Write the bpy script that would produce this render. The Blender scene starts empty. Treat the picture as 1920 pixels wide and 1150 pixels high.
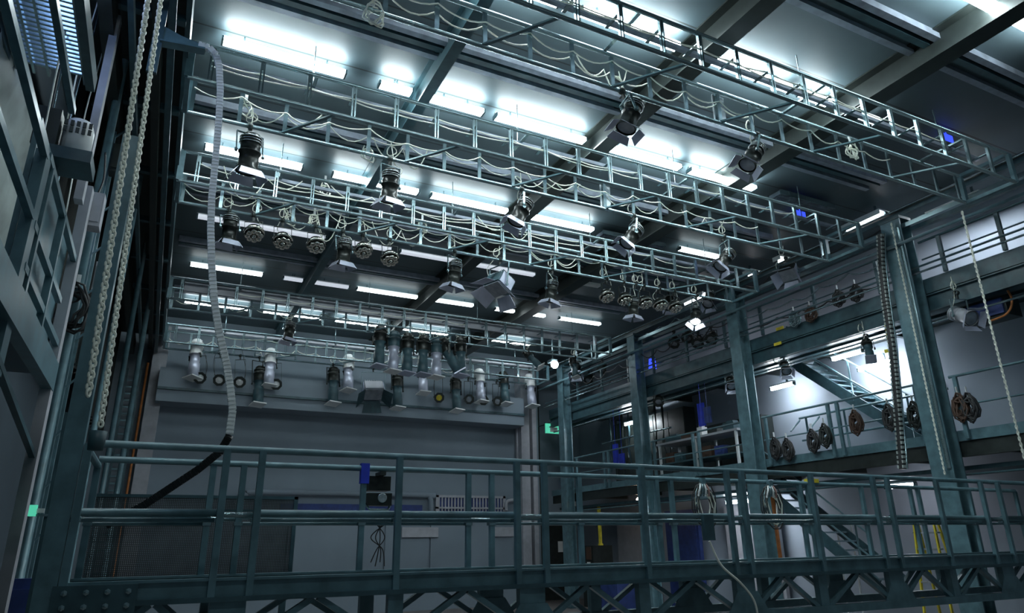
import bpy, math, random
from mathutils import Vector, Matrix
random.seed(7)
S = bpy.context.scene
COL = S.collection
PI = math.pi

# ------------------------------------------------------------------ camera
FPX, YAW, PITCH, ROLL = 1293.08, 0.468473526, 0.333314733, -0.0148788721
EYE = Vector((0, 0, 2.0))
_F = Vector((math.sin(YAW) * math.cos(PITCH), math.cos(YAW) * math.cos(PITCH), math.sin(PITCH)))
_r = Vector((math.cos(YAW), -math.sin(YAW), 0)); _u = _r.cross(_F)
CR = _r * math.cos(ROLL) + _u * math.sin(ROLL)
CU = _u * math.cos(ROLL) - _r * math.sin(ROLL)
cd = bpy.data.cameras.new('camera'); cam = bpy.data.objects.new('camera', cd); COL.objects.link(cam)
cd.sensor_width = 36; cd.lens = FPX / 1920 * 36; cd.clip_start = 0.05; cd.clip_end = 200
m = Matrix.Identity(4)
for i in range(3):
    m[i][0], m[i][1], m[i][2], m[i][3] = CR[i], CU[i], -_F[i], EYE[i]
cam.matrix_world = m
S.camera = cam


def at(px, py, ax, v):
    """world point seen at a pixel of the photograph, on the plane ax = v"""
    d = _F * FPX + CR * (px - 960) - CU * (py - 575)
    k = 'xyz'.index(ax)
    return EYE + d * ((v - EYE[k]) / d[k])


# ------------------------------------------------------------------ light, exposure
S.view_settings.view_transform = 'Standard'
S.view_settings.look = 'None'
S.view_settings.gamma = 1
S.view_settings.use_curve_mapping = False
S.view_settings.exposure = 0.22
TUBE = 54.0          # strength of the ceiling tubes
w = bpy.data.worlds.new('world'); S.world = w; w.use_nodes = True
w.node_tree.nodes['Background'].inputs[0].default_value = (0.5, 0.75, 0.9, 1)
w.node_tree.nodes['Background'].inputs[1].default_value = 0.07   # dim auditorium behind the camera


# ------------------------------------------------------------------ materials
def mat(name, col, rough=0.5, metal=0.0, var=0.25, scale=6.0, bump=0.0, emit=None, spec=0.5):
    M = bpy.data.materials.new(name); M.use_nodes = True
    nt = M.node_tree; b = nt.nodes['Principled BSDF']
    b.inputs['Metallic'].default_value = metal
    b.inputs['Specular IOR Level'].default_value = spec
    tc = nt.nodes.new('ShaderNodeTexCoord'); nz = nt.nodes.new('ShaderNodeTexNoise')
    nz.inputs['Scale'].default_value = scale; nz.inputs['Detail'].default_value = 5
    nt.links.new(tc.outputs['Object'], nz.inputs['Vector'])
    rp = nt.nodes.new('ShaderNodeValToRGB')
    rp.color_ramp.elements[0].position = 0.3; rp.color_ramp.elements[1].position = 0.7
    rp.color_ramp.elements[0].color = tuple(c * (1 - var) for c in col) + (1,)
    rp.color_ramp.elements[1].color = tuple(min(1, c * (1 + var)) for c in col) + (1,)
    nt.links.new(nz.outputs['Fac'], rp.inputs['Fac']); nt.links.new(rp.outputs['Color'], b.inputs['Base Color'])
    mr = nt.nodes.new('ShaderNodeMapRange')
    mr.inputs['To Min'].default_value = max(0.05, rough - 0.1); mr.inputs['To Max'].default_value = min(1, rough + 0.1)
    nt.links.new(nz.outputs['Fac'], mr.inputs['Value']); nt.links.new(mr.outputs['Result'], b.inputs['Roughness'])
    if bump:
        bp = nt.nodes.new('ShaderNodeBump'); bp.inputs['Strength'].default_value = bump
        nt.links.new(nz.outputs['Fac'], bp.inputs['Height']); nt.links.new(bp.outputs['Normal'], b.inputs['Normal'])
    if emit:
        b.inputs['Emission Color'].default_value = emit[0] + (1,); b.inputs['Emission Strength'].default_value = emit[1]
    return M


TEAL = mat('teal_steel_paint', (0.115, 0.215, 0.25), 0.34, 0.1)
TEALD = mat('dark_teal_steel_paint', (0.045, 0.10, 0.12), 0.42)
GALV = mat('galvanised_tube', (0.27, 0.38, 0.41), 0.24, 0.75, 0.04, 1.5)
ALU = mat('bright_aluminium', (0.62, 0.68, 0.7), 0.28, 0.8, 0.05, 3)
BLACK = mat('black_lamp_paint', (0.022, 0.027, 0.024), 0.33, 0.3, 0.4, 18)
DARK = mat('dark_steel', (0.03, 0.04, 0.038), 0.45, 0.2)
FLAP = mat('barn_door_metal', (0.52, 0.56, 0.68), 0.35, 0.35, 0.08)
CHROME = mat('chrome_reflector', (0.75, 0.74, 0.66), 0.12, 1.0, 0.1)
CREAM = mat('cream_cable', (0.92, 0.95, 0.84), 0.4, 0, 0.03)
RUBBER = mat('black_cable', (0.03, 0.033, 0.035), 0.5)
CHAIN = mat('zinc_chain', (0.9, 0.93, 0.82), 0.35, 0.1, 0.03, 3)
CEIL = mat('ceiling_panel_paint', (0.085, 0.125, 0.142), 0.5, 0, 0.12, 1.3)
CEILR = mat('ceiling_rail_paint', (0.30, 0.35, 0.42), 0.4, 0.2)
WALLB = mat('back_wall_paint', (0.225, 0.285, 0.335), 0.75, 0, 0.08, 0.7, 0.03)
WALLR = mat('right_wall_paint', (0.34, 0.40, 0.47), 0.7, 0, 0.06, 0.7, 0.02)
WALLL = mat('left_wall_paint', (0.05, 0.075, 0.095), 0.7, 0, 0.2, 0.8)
PILAS = mat('pale_pilaster_paint', (0.40, 0.42, 0.46), 0.6, 0, 0.1)
FLOOR = mat('stage_floor_boards', (0.22, 0.20, 0.195), 0.5, 0, 0.25, 1.5)
DRAPE = mat('black_drape_cloth', (0.012, 0.015, 0.014), 0.9, 0, 0.4, 9)
FOIL = mat('grey_folded_sheet', (0.45, 0.52, 0.50), 0.45, 0.1, 0.2, 3, 0.1)
WHITE = mat('white_enamel', (0.84, 0.88, 0.88), 0.4, 0, 0.06)
ORANGE = mat('orange_conduit', (0.55, 0.20, 0.06), 0.5)
YELL = mat('yellow_plastic', (0.75, 0.62, 0.05), 0.4)
BLUE = mat('blue_cloth', (0.02, 0.05, 0.55), 0.6)
BLUEW = mat('deep_blue_paint', (0.03, 0.06, 0.22), 0.6)
PINK = mat('dusty_pink_cloth', (0.45, 0.27, 0.25), 0.8)
BROWN = mat('worn_leather_brown', (0.085, 0.05, 0.035), 0.6)
LENS = mat('glass_lens', (0.35, 0.4, 0.45), 0.08, 0.3)
COOL = (0.86, 0.97, 1.0)
GLOW = mat('lit_fluorescent_tube', (0.9, 0.95, 1), 0.4, emit=(COOL, TUBE))
GLOWL = mat('unlit_tube_glow', (0.9, 0.95, 1), 0.4, emit=((.8, .88, 1.0), 0.55))  # faint glow stands in for the pale look of unlit tubes
GLOWS = mat('wall_washing_tube', (0.9, 0.95, 1), 0.4, emit=(COOL, 16.0))
CHLINK = mat('grey_plastic_links', (0.33, 0.38, 0.36), 0.35)
GLOWH = mat('half_fluorescent_tube', (0.9, 0.95, 1), 0.4, emit=(COOL, TUBE * 0.5))
GLOWM = mat('soft_fluorescent_tube', (0.9, 0.95, 1), 0.4, emit=(COOL, 5.0))
GLOWR = mat('lit_wall_tube', (0.9, 0.95, 1), 0.4, emit=((0.86, 0.93, 1.0), 75.0))
GLOWE = mat('weaker_wall_tube', (0.9, 0.95, 1), 0.4, emit=((0.95, 0.93, 1.0), 20.0))
GLOWW = mat('lit_warm_bulb', (1, 0.85, 0.7), 0.4, emit=((1.0, 0.78, 0.6), 30.0))
GLOWB = mat('lit_blue_tube', (0.5, 0.6, 1), 0.4, emit=((0.4, 0.55, 1.0), 15.0))
GREENS = mat('lit_green_sign', (0.1, 0.5, 0.35), 0.5, emit=((0.1, 0.7, 0.45), 0.6))
BLED = mat('lit_blue_lamp', (0.05, 0.08, 0.9), 0.5, emit=((0.04, 0.08, 1.0), 1.2))


def perforated(name, col, scale, hole):
    M = mat(name, col, 0.4, 0.3)
    nt = M.node_tree; b = nt.nodes['Principled BSDF']; out = nt.nodes['Material Output']
    tc = nt.nodes.new('ShaderNodeTexCoord'); vo = nt.nodes.new('ShaderNodeTexVoronoi')
    vo.inputs['Scale'].default_value = scale; vo.inputs['Randomness'].default_value = 0
    nt.links.new(tc.outputs['Object'], vo.inputs['Vector'])
    lt = nt.nodes.new('ShaderNodeMath'); lt.operation = 'LESS_THAN'; lt.inputs[1].default_value = hole
    nt.links.new(vo.outputs['Distance'], lt.inputs[0])
    tr = nt.nodes.new('ShaderNodeBsdfTransparent'); mx = nt.nodes.new('ShaderNodeMixShader')
    nt.links.new(lt.outputs[0], mx.inputs[0]); nt.links.new(b.outputs[0], mx.inputs[1]); nt.links.new(tr.outputs[0], mx.inputs[2])
    nt.links.new(mx.outputs[0], out.inputs[0])
    return M


PERF = perforated('perforated_sheet', (0.075, 0.09, 0.095), 60.0, 0.33)


def lined(M, axis, n, dark):
    """panel joints / grooves as a pattern of the surface itself"""
    nt = M.node_tree; b = nt.nodes['Principled BSDF']
    src = b.inputs['Base Color'].links[0].from_socket
    tc = nt.nodes.new('ShaderNodeTexCoord'); sp = nt.nodes.new('ShaderNodeSeparateXYZ')
    nt.links.new(tc.outputs['Object'], sp.inputs[0])
    mu = nt.nodes.new('ShaderNodeMath'); mu.operation = 'MULTIPLY'; mu.inputs[1].default_value = n
    fr = nt.nodes.new('ShaderNodeMath'); fr.operation = 'FRACT'
    lt = nt.nodes.new('ShaderNodeMath'); lt.operation = 'LESS_THAN'; lt.inputs[1].default_value = 0.02
    nt.links.new(sp.outputs[axis], mu.inputs[0]); nt.links.new(mu.outputs[0], fr.inputs[0]); nt.links.new(fr.outputs[0], lt.inputs[0])
    mx = nt.nodes.new('ShaderNodeMixRGB'); mx.inputs[2].default_value = tuple(dark) + (1,)
    nt.links.new(lt.outputs[0], mx.inputs[0]); nt.links.new(src, mx.inputs[1]); nt.links.new(mx.outputs[0], b.inputs['Base Color'])


lined(FLOOR, 1, 1.6, (0.06, 0.055, 0.05))
lined(CEIL, 1, 0.67, (0.03, 0.04, 0.04))


# ------------------------------------------------------------------ mesh helpers
def V(*a): return Vector(a)


def frame(d, up=None):
    d = d.normalized()
    up = up or (V(0, 0, 1) if abs(d.z) < 0.95 else V(0, 1, 0))
    s = d.cross(up)
    if s.length < 1e-6: s = d.cross(V(1, 0, 0))
    s.normalize()
    return d, s, s.cross(d).normalized()


class MB:
    def __init__(self): self.v = []; self.f = []; self.s = []

    def add(self, vs, fs, smooth=False):
        o = len(self.v); self.v += [Vector(x) for x in vs]
        for f in fs: self.f.append([i + o for i in f]); self.s.append(smooth)
        return self

    def hexa(self, c8):
        return self.add(c8, [(0, 3, 2, 1), (4, 5, 6, 7), (0, 1, 5, 4), (1, 2, 6, 5), (2, 3, 7, 6), (3, 0, 4, 7)])

    def box(self, x0, x1, y0, y1, z0, z1):
        return self.hexa([(x0, y0, z0), (x1, y0, z0), (x1, y1, z0), (x0, y1, z0), (x0, y0, z1), (x1, y0, z1), (x1, y1, z1), (x0, y1, z1)])

    def obox(self, c, X, Y, Z, a, b, h):
        c = Vector(c); X = X * a / 2; Y = Y * b / 2; Z = Z * h / 2
        return self.hexa([c - X - Y - Z, c + X - Y - Z, c + X + Y - Z, c - X + Y - Z, c - X - Y + Z, c + X - Y + Z, c + X + Y + Z, c - X + Y + Z])

    def bar(self, p, q, wd, ht, up=None):
        p = Vector(p); q = Vector(q); d, s, u = frame(q - p, up)
        return self.obox((p + q) / 2, d, s, u, (q - p).length, wd, ht)

    def tube(self, pts, r, n=8, closed=False):
        pts = [Vector(p) for p in pts]; N = len(pts); vs = []; fs = []
        prev = None
        for i, p in enumerate(pts):
            if closed: d = pts[(i + 1) % N] - pts[i - 1]
            else: d = pts[min(i + 1, N - 1)] - pts[max(i - 1, 0)]
            if d.length < 1e-9: d = V(0, 0, 1)
            d.normalize()
            if prev is None: _, s, u = frame(d)
            else:
                s = prev - d * prev.dot(d)
                if s.length < 1e-5: _, s, u = frame(d)
                s.normalize(); u = s.cross(d)
            prev = s
            rr = r[i] if isinstance(r, (list, tuple)) else r
            for k in range(n):
                a = 2 * PI * k / n; vs.append(p + s * (rr * math.cos(a)) + u * (rr * math.sin(a)))
        M = N if closed else N - 1
        for i in range(M):
            a = i * n; b = ((i + 1) % N) * n
            for k in range(n): fs.append((a + k, a + (k + 1) % n, b + (k + 1) % n, b + k))
        self.add(vs, fs, True)
        if not closed:
            o = len(self.v) - N * n
            self.f.append([o + k for k in range(n)]); self.s.append(False)
            self.f.append([o + (N - 1) * n + k for k in range(n)][::-1]); self.s.append(False)
        return self

    def lathe(self, c, d, prof, n=16, up=None):
        """prof: (distance along d, radius)"""
        c = Vector(c); d, s, u = frame(Vector(d), up); vs = []; fs = []
        for h, r in prof:
            for k in range(n):
                a = 2 * PI * (k + .5) / n; vs.append(c + d * h + (s * math.cos(a) + u * math.sin(a)) * max(r, 1e-4))
        for i in range(len(prof) - 1):
            for k in range(n): fs.append((i * n + k, i * n + (k + 1) % n, (i + 1) * n + (k + 1) % n, (i + 1) * n + k))
        return self.add(vs, fs, n > 8)

    def sphere(self, c, r, n=8):
        return self.lathe(V(*c) - V(0, 0, r), V(0, 0, 1), [(r - r * math.cos(PI * i / 6), r * math.sin(PI * i / 6)) for i in range(7)], n + 2)

    def plate(self, pts, t):
        """flat polygon given thickness t"""
        pts = [Vector(p) for p in pts]; nrm = (pts[1] - pts[0]).cross(pts[2] - pts[0]).normalized() * t / 2
        n = len(pts); vs = [p - nrm for p in pts] + [p + nrm for p in pts]
        fs = [tuple(range(n))[::-1], tuple(range(n, 2 * n))] + [(i, (i + 1) % n, n + (i + 1) % n, n + i) for i in range(n)]
        return self.add(vs, fs)

    def build(self, name, material, parent=None, origin=None):
        o0 = Vector(origin) if origin is not None else (Vector(parent['_o']) if parent is not None else None)
        if o0 is None:
            xs = [v.x for v in self.v]; ys = [v.y for v in self.v]; zs = [v.z for v in self.v]
            o0 = V((min(xs) + max(xs)) / 2, (min(ys) + max(ys)) / 2, min(zs))
        me = bpy.data.meshes.new(name)
        me.from_pydata([tuple(v - o0) for v in self.v], [], self.f)
        me.polygons.foreach_set('use_smooth', self.s)
        me.materials.append(material); me.validate(); me.update()
        o = bpy.data.objects.new(name, me); COL.objects.link(o)
        if parent is None: o.location = o0
        else: o.parent = parent; o.location = o0 - Vector(parent['_o'])
        return o


PARENTS = []


def thing(name, label, cat, o, group=None):
    e = bpy.data.objects.new(name, None); COL.objects.link(e); e.location = Vector(o); e.empty_display_size = 0.1
    e['label'] = label; e['category'] = cat
    if group: e['group'] = group
    e['_o'] = list(Vector(o)); PARENTS.append(e)
    return e


def tag(o, label, cat, group=None):
    o['label'] = label; o['category'] = cat
    if group: o['group'] = group
    return o


def struct(name, mb, material, parent=None):
    o = mb.build(name, material, parent)
    if parent is None: o['kind'] = 'structure'
    return o


def sub(name, mb, material, par):
    """a sub-part: child of a part mesh"""
    root = par.parent; off = Vector(root['_o']) + par.location
    o = mb.build(name, material, None, origin=off); o.parent = par; o.location = (0, 0, 0)
    return o


ORD = ['first', 'second', 'third', 'fourth', 'fifth', 'sixth', 'seventh', 'eighth', 'ninth', 'tenth', 'eleventh', 'twelfth', 'thirteenth', 'fourteenth']


def bez(pts, n=8):
    """smooth path through points"""
    pts = [Vector(p) for p in pts]; out = []
    for i in range(len(pts) - 1):
        p0 = pts[max(i - 1, 0)]; p1 = pts[i]; p2 = pts[i + 1]; p3 = pts[min(i + 2, len(pts) - 1)]
        for k in range(n):
            t = k / n
            out.append(0.5 * ((2 * p1) + (p2 - p0) * t + (2 * p0 - 5 * p1 + 4 * p2 - p3) * t * t + (3 * p1 - p0 - 3 * p2 + p3) * t ** 3))
    out.append(pts[-1]); return out


def swag(pts, sag, n=6):
    out = []
    for a, b in zip(pts[:-1], pts[1:]):
        a = Vector(a); b = Vector(b); s = sag * random.uniform(.4, 1.3)
        for k in range(n):
            t = k / n; out.append(a.lerp(b, t) - V(0, 0, 4 * s * t * (1 - t)))
    out.append(Vector(pts[-1])); return out


# ================================================================== THE ROOM
XL, XR, YB, ZC = -1.9, 15.6, 23.6, 9.06
struct('floor', MB().box(-6, 20, -3.0, 27, -0.2, 0), FLOOR)
struct('ceiling', MB().box(-3, 20, -3.0, 27, ZC, ZC + 0.3), CEIL)
struct('wall_back', MB().box(-6, 13.0, YB, YB + 0.3, 0, ZC).box(12.99, 20, YB + 1.2, YB + 1.5, 0, ZC).box(12.7, 13.0, YB + 0.3, YB + 1.2, 0, ZC), WALLB)
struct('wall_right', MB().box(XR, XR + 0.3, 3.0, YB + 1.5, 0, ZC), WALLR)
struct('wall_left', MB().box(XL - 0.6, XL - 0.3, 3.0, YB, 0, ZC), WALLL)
# projecting bulkhead added to cast a shade band on the back wall, with its lip
struct('trim_1', MB().box(-0.36, 11.9, YB - 0.95, YB, 6.18, 7.2), WALLB)
struct('trim_2', MB().box(-0.36, 11.9, YB - 1.02, YB - 0.951, 6.53, 6.60), TEALD)
# pilasters beside the back wall panel
struct('trim_3', MB().box(-0.62, -0.22, YB - 0.5, YB, 0, 8.6), PILAS)
struct('trim_4', MB().box(12.0, 12.35, YB - 0.5, YB, 0, 8.6), PILAS)
struct('trim_5', MB().box(12.5, 12.68, YB - 0.45, YB, 0, 8.6), PILAS)
# low panels of the back wall: a grey double leaf and rails
struct('trim_6', MB().box(3.9, 7.0, YB - .06, YB, 0.9, 2.75).box(7.06, 8.6, YB - .06, YB, 0.9, 2.75).box(8.66, 11.8, YB - .06, YB, 0.9, 2.75), WALLB)
d1 = MB().box(13.7, 15.1, YB + 1.1, YB + 1.19, 0.0, 2.7)
struct('door_1', d1, DARK)
o = MB().box(14.35, 14.6, YB + 1.07, YB + 1.095, 1.72, 2.12).build('paper_notice', WHITE)
tag(o, 'small white paper notice stuck on the dark door at the back right', 'notice')

# ceiling beams running upstage
def ibeam_y(mb, x, z0, h, wd, y0, y1, t=0.025):
    mb.box(x - wd / 2, x + wd / 2, y0, y1, z0, z0 + t).box(x - wd / 2, x + wd / 2, y0, y1, z0 + h - t, z0 + h).box(x - t / 2, x + t / 2, y0, y1, z0 + t, z0 + h - t)
    return mb


for x, wd, lb in ((2.95, 0.17, 'slim steel beam under the ceiling, leftmost of the three running upstage'),
                  (6.28, 0.30, 'dark steel beam under the ceiling, middle one of the three running upstage'),
                  (9.42, 0.34, 'broad steel beam under the ceiling, rightmost of the three running upstage')):
    tag(ibeam_y(MB(), x, 8.60, ZC - 8.60, wd, 2.3, YB).build('ceiling_beam', TEALD if x < 4 else DARK), lb, 'beam', 'beams under the ceiling')

# pairs of hoist rails across the ceiling
RL = ['nearest', 'second nearest', 'third nearest', 'fourth nearest', 'fifth nearest', 'farthest']
for i, y in enumerate((4.75, 7.95, 11.0, 14.1, 17.0, 20.6)):
    t = thing('ceiling_hoist_rail', 'pair of long grey hoist rails across the ceiling, %s set from the camera' % RL[i], 'rail', (6.2, y, ZC - 0.14), 'hoist rails across the ceiling')
    for k, yy in enumerate((y - .16, y + .0, y + .24)):
        MB().box(-0.3, 12.6, yy - .05, yy + .05, ZC - (0.12 if k < 2 else .08), ZC - .002).build('rail', CEILR if k != 1 else TEALD, t)

# ================================================================== CEILING TUBES
def batten(x0, x1, y, z, label, lit, group, axis='x', wd=0.15, sup=None):
    """fluorescent batten: housing, diffuser, end caps, hangers"""
    a, b = (x0, x1)
    t = thing('fluorescent_batten', label, 'ceiling light', ((a + b) / 2, y, z) if axis == 'x' else (y, (a + b) / 2, z), group)
    def bx(mb, u0, u1, v0, v1, z0, z1):
        return mb.box(u0, u1, y + v0, y + v1, z0, z1) if axis == 'x' else mb.box(y + v0, y + v1, u0, u1, z0, z1)
    bx(MB(), a, b, -.03, .03, z + .03, z + .075).build('housing', WHITE, t)
    bx(MB(), a + .03, b - .03, -wd / 2, wd / 2, z - .03, z + .029).build('diffuser', lit, t)
    for u in (a, b - .03): bx(MB(), u, u + .03, -wd / 2 - .005, wd / 2 + .005, z - .035, z + .034).build('end_cap', GALV, t)
    if sup:
        for u in (a + .3, b - .3): bx(MB(), u - .01, u + .01, -.01, .01, z + .075, sup).build('hanger', GALV, t)
    return t


def row(y, segs, name, group):
    for i, (x0, x1, lit) in enumerate(segs):
        st = 'glowing' if lit is not WHITE else 'unlit'
        batten(x0, x1, y, 8.90, '%s white fluorescent batten under the ceiling, %s from left in the %s row' % (st, ORD[i], name), lit, group, sup=ZC)


G = GLOW
row(0.9, [(-1.4, .4, GLOWH), (.9, 2.7, GLOWH)], 'added out-of-view', 'added fill battens out of view')  # row added out of view to light chains and posts from the front
row(3.81, [(8.1, 9.62, G), (9.8, 10.9, GLOWH)], 'nearest', 'battens of the nearest row')
row(6.33, [(2.2, 4.0, G), (4.3, 6.02, G), (6.45, 8.3, G), (8.5, 9.2, G), (9.75, 10.4, GLOWM)], 'second nearest', 'battens of the second row')
row(9.05, [(-.02, 1.77, G), (2.28, 2.84, G), (3.08, 4.1, G), (4.3, 6.12, G), (6.42, 8.3, G), (8.5, 10.25, G)], 'third nearest', 'battens of the third row')
row(12.15, [(-.05, 1.7, GLOWH), (2.25, 4.03, GLOWH), (4.28, 6.08, GLOWH), (6.45, 8.3, GLOWH), (10.8, 12.1, GLOWM)], 'fourth nearest', 'battens of the fourth row')
row(15.2, [(0, 2.8, GLOWL), (3.1, 4.4, GLOWL), (4.6, 6.1, GLOWL), (6.5, 8.4, GLOWL), (9.9, 10.5, WHITE)], 'fifth nearest', 'battens of the fifth row')  # unlit strips, made pale by a faint glow
row(18.2, [(0, 1.8, GLOWM), (2.3, 2.85, GLOWL), (3.1, 4.1, GLOWL), (4.3, 6.12, GLOWM), (6.45, 7.9, GLOWM), (8.6, 9.3, GLOWM), (9.6, 10.4, GLOWM), (10.9, 12.5, GLOWM)], 'second farthest', 'battens of the sixth row')
row(21.3, [(0, 1.8, GLOWS), (2.2, 4.0, GLOWS), (4.4, 6.1, GLOWS), (6.5, 8.3, GLOWS), (9.7, 11.5, GLOWS)], 'farthest', 'battens of the seventh row')
for (x0, x1, y, lb) in ((10.85, 12.44, 9.08, 'pale blue louvred ceiling panel right of the third batten row'), (8.58, 9.15, 12.3, 'short louvred ceiling panel in the fourth batten row, the left one'), (9.9, 10.36, 12.3, 'short louvred ceiling panel in the fourth batten row, the right one')):
    t = thing('louvre_panel', lb, 'louvre', ((x0 + x1) / 2, y, 8.86))
    MB().box(x0, x1, y - .15, y + .15, 8.93, 8.95).build('backing', CEILR, t)
    mb = MB()
    n = int((x1 - x0) / .05)
    for k in range(n + 1): mb.box(x0 + k * (x1 - x0) / n - .006, x0 + k * (x1 - x0) / n + .006, y - .15, y + .15, 8.86, 8.93)
    for yy in (-.15, -.05, .05, .15): mb.box(x0, x1, y + yy - .006, y + yy + .006, 8.86, 8.93)
    mb.build('louvre', CEILR, t)
    MB().box(x0 - .02, x1 + .02, y - .18, y - .15, 8.85, 8.96).box(x0 - .02, x1 + .02, y + .15, y + .18, 8.85, 8.96).build('frame', GALV, t)
for (x0, x1, y, lb) in ((11.9, 12.22, 9.5, 'small bright blue sign plate by the right end of the middle trusses'), (11.87, 12.2, 6.13, 'small bright blue sign plate by the right end of the nearest truss')):
    tag(MB().box(x0, x1, y - .01, y + .01, 8.84, 8.98).box(x0 + .15, x0 + .17, y - .005, y + .005, 8.98, ZC).build('sign_plate', BLED), lb, 'sign')

# ================================================================== LIGHTING TRUSSES
ZB, ZT = 7.7, 8.24
TY = [(5.41, 6.24), (8.38, 9.2), (11.28, 12.1), (17.5, 18.3), (21.55, 22.35)]
TN = ['nearest', 'second nearest', 'middle', 'second farthest', 'farthest']
X0, X1, PITCHX = -0.34, 12.34, 0.622
_cache = {}


def shared(name, key, fn, material, parent, loc):
    if key not in _cache:
        mb = fn(); me = bpy.data.meshes.new(name); me.from_pydata([tuple(v) for v in mb.v], [], mb.f)
        me.polygons.foreach_set('use_smooth', mb.s); me.materials.append(material); me.update(); _cache[key] = me
    o = bpy.data.objects.new(name, _cache[key]); COL.objects.link(o); o.parent = parent
    o.location = Vector(loc) - Vector(parent['_o']); return o


for ti, (ya, yb) in enumerate(TY):
    t = thing('lighting_truss', 'long steel lattice lighting truss hung across the stage, %s of the five' % TN[ti], 'truss', ((X0 + X1) / 2, (ya + yb) / 2, ZB), 'lattice lighting trusses')
    for (y, z) in ((ya, ZB), (yb, ZB), (ya, ZT), (yb, ZT)):
        MB().tube([(X0, y, z), (X1, y, z)], 0.03, 10).build('chord', GALV, t)
    n = 21
    for k in range(n):
        x = 0.354 + (k - 1) * PITCHX
        if x > X1 - .05: continue
        shared('upright', 'upr', lambda: MB().box(-.028, .028, -.012, .012, 0, ZT - ZB), GALV, t, (x, yb, ZB))
        x2 = x + 0.18
        if x2 < X1 - .05:
            shared('upright', 'upr2', lambda: MB().box(-.03, -.012, -.02, .02, 0, ZT - ZB).box(.012, .03, -.02, .02, 0, ZT - ZB), GALV, t, (x2, ya, ZB))
            # short arm carrying the cable hooks
            shared('cable_arm', 'arm', lambda: MB().bar((0, 0, .40), (-.0, .30, .40), .05, .012).bar((0, 0, .40), (0, 0, .54), .02, .02), GALV, t, (x2, ya, ZB))
    for k in range(0, 7):
        x = 0.95 + k * 1.87
        if x + .62 < X1: MB().bar((x, yb, ZB + .02), (x + .62, ya, ZB + .02), 0.045, 0.025).build('brace', TEAL, t)
    for x in (X0, X1):
        MB().bar((x, ya, ZB), (x, yb, ZB), .06, .06).bar((x, ya, ZT), (x, yb, ZT), .06, .06).bar((x, yb, ZB), (x, yb, ZT), .09, .06).bar((x, ya, ZB), (x, ya, ZT), .09, .06).build('end_frame', TEAL, t)
    for x in (1.25, 4.6, 7.9, 11.2):
        MB().tube([(x, (ya + yb) / 2, ZT), (x, (ya + yb) / 2, ZC - .01)], .009, 6).bar((x, ya, ZT + .02), (x, yb, ZT + .02), .05, .03).build('suspension_rod', GALV, t)
    MB().box(X0 + .3, X1 - .3, ya + .30, ya + .36, ZT - (.2 if ti == 3 else .03), ZT + .03).build('cable_tray', PILAS if ti > 2 else CEILR, t)
    # plate carrying sockets in the middle of a truss
    if ti in (0, 1): MB().box(6.5, 6.72, yb + .03, yb + .05, ZB + .02, ZB + .5).build('socket_plate', ALU, t)
    # draped supply cables
    RUNS = ((yb - .03, ZB + .38, .10, CREAM, 'far side', 0), (yb + .03, ZB + .33, .17, CREAM, 'far side', 0), (ya + .05, ZB + .36, .035, CREAM, 'near side', .18), (ya + .02, ZB + .28, .02, CREAM, 'near side', .18))
    xs = [0.354 + (k - 1) * PITCHX for k in range(n) if 0.354 + (k - 1) * PITCHX < X1]
    c = 0
    for (yy, zz, sg, mtl, side, off) in (RUNS if ti < 3 else RUNS[1:3]):
        a, b = (0, len(xs) - 3) if c % 2 == 0 else (random.randint(0, 2), random.randint(12, 16))
        pts = [(x + off, yy + random.uniform(-.01, .01), zz + random.uniform(-.05, .05)) for x in xs[a:b]]
        o = MB().tube(swag(pts, sg), 0.0095 if ti < 3 else .011, 5).build('power_cable', mtl)
        tag(o, '%s cream cable draped along the %s of the %s truss' % (('upper', 'lower')[c % 2], side, TN[ti]), 'cable', 'cables draped along the trusses')
        c += 1

for i, (ti, xa, xb, sg, zz, near) in enumerate(((2, .3, 1.6, .42, .45, 1), (2, 1.4, 2.5, .5, .4, 0), (2, 2.1, 3.5, .38, .5, 1), (2, 3.1, 4.2, .45, .35, 0), (1, .35, 1.5, .3, .5, 0), (1, 2.3, 3.2, .35, .35, 0), (1, 5.0, 6.1, .3, .4, 0), (2, 6.6, 7.8, .36, .4, 0), (0, 4.2, 5.0, .35, .4, 0), (1, 8.4, 9.5, .3, .42, 0), (2, 5.0, 6.2, .3, .5, 1))):
    yy = TY[ti][0 if near else 1] + .06; z0 = ZB + zz
    pts = swag([(xa, yy, z0), (xa + (xb - xa) * .55, yy + .03, z0 - .05), (xb, yy, z0 + .02)], sg, 10)
    tag(MB().tube(pts, .0095, 5).build('slack_cable', CREAM), 'slack cream cable looping low under the %s truss, %s of the slack loops' % (TN[ti], ORD[i]), 'cable', 'slack cable loops')

# ================================================================== STAGE LAMPS
def arc_yoke(top, c, side, hw, wd=.035, th=.008):
    """U-shaped bracket from the clamp down to the two pivots of the lamp body"""
    mb = MB(); up = (Vector(top) - Vector(c)); u = up.normalized()
    a = Vector(c) + side * hw; b = Vector(c) - side * hw; h = max(up.length - .05, .12)
    f = side.cross(u)
    mb.bar(a - u * .03, a + u * h, wd, th, up=side); mb.bar(b - u * .03, b + u * h, wd, th, up=side)
    mb.bar(a + u * h + side * .004, b + u * h - side * .004, wd, th, up=u)
    mb.lathe(a - side * .012, side, [(0, 0), (0, .028), (.035, .028), (.035, 0)], 8)
    mb.lathe(b + side * .012, -side, [(0, 0), (0, .028), (.035, .028), (.035, 0)], 8)
    return mb


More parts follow.
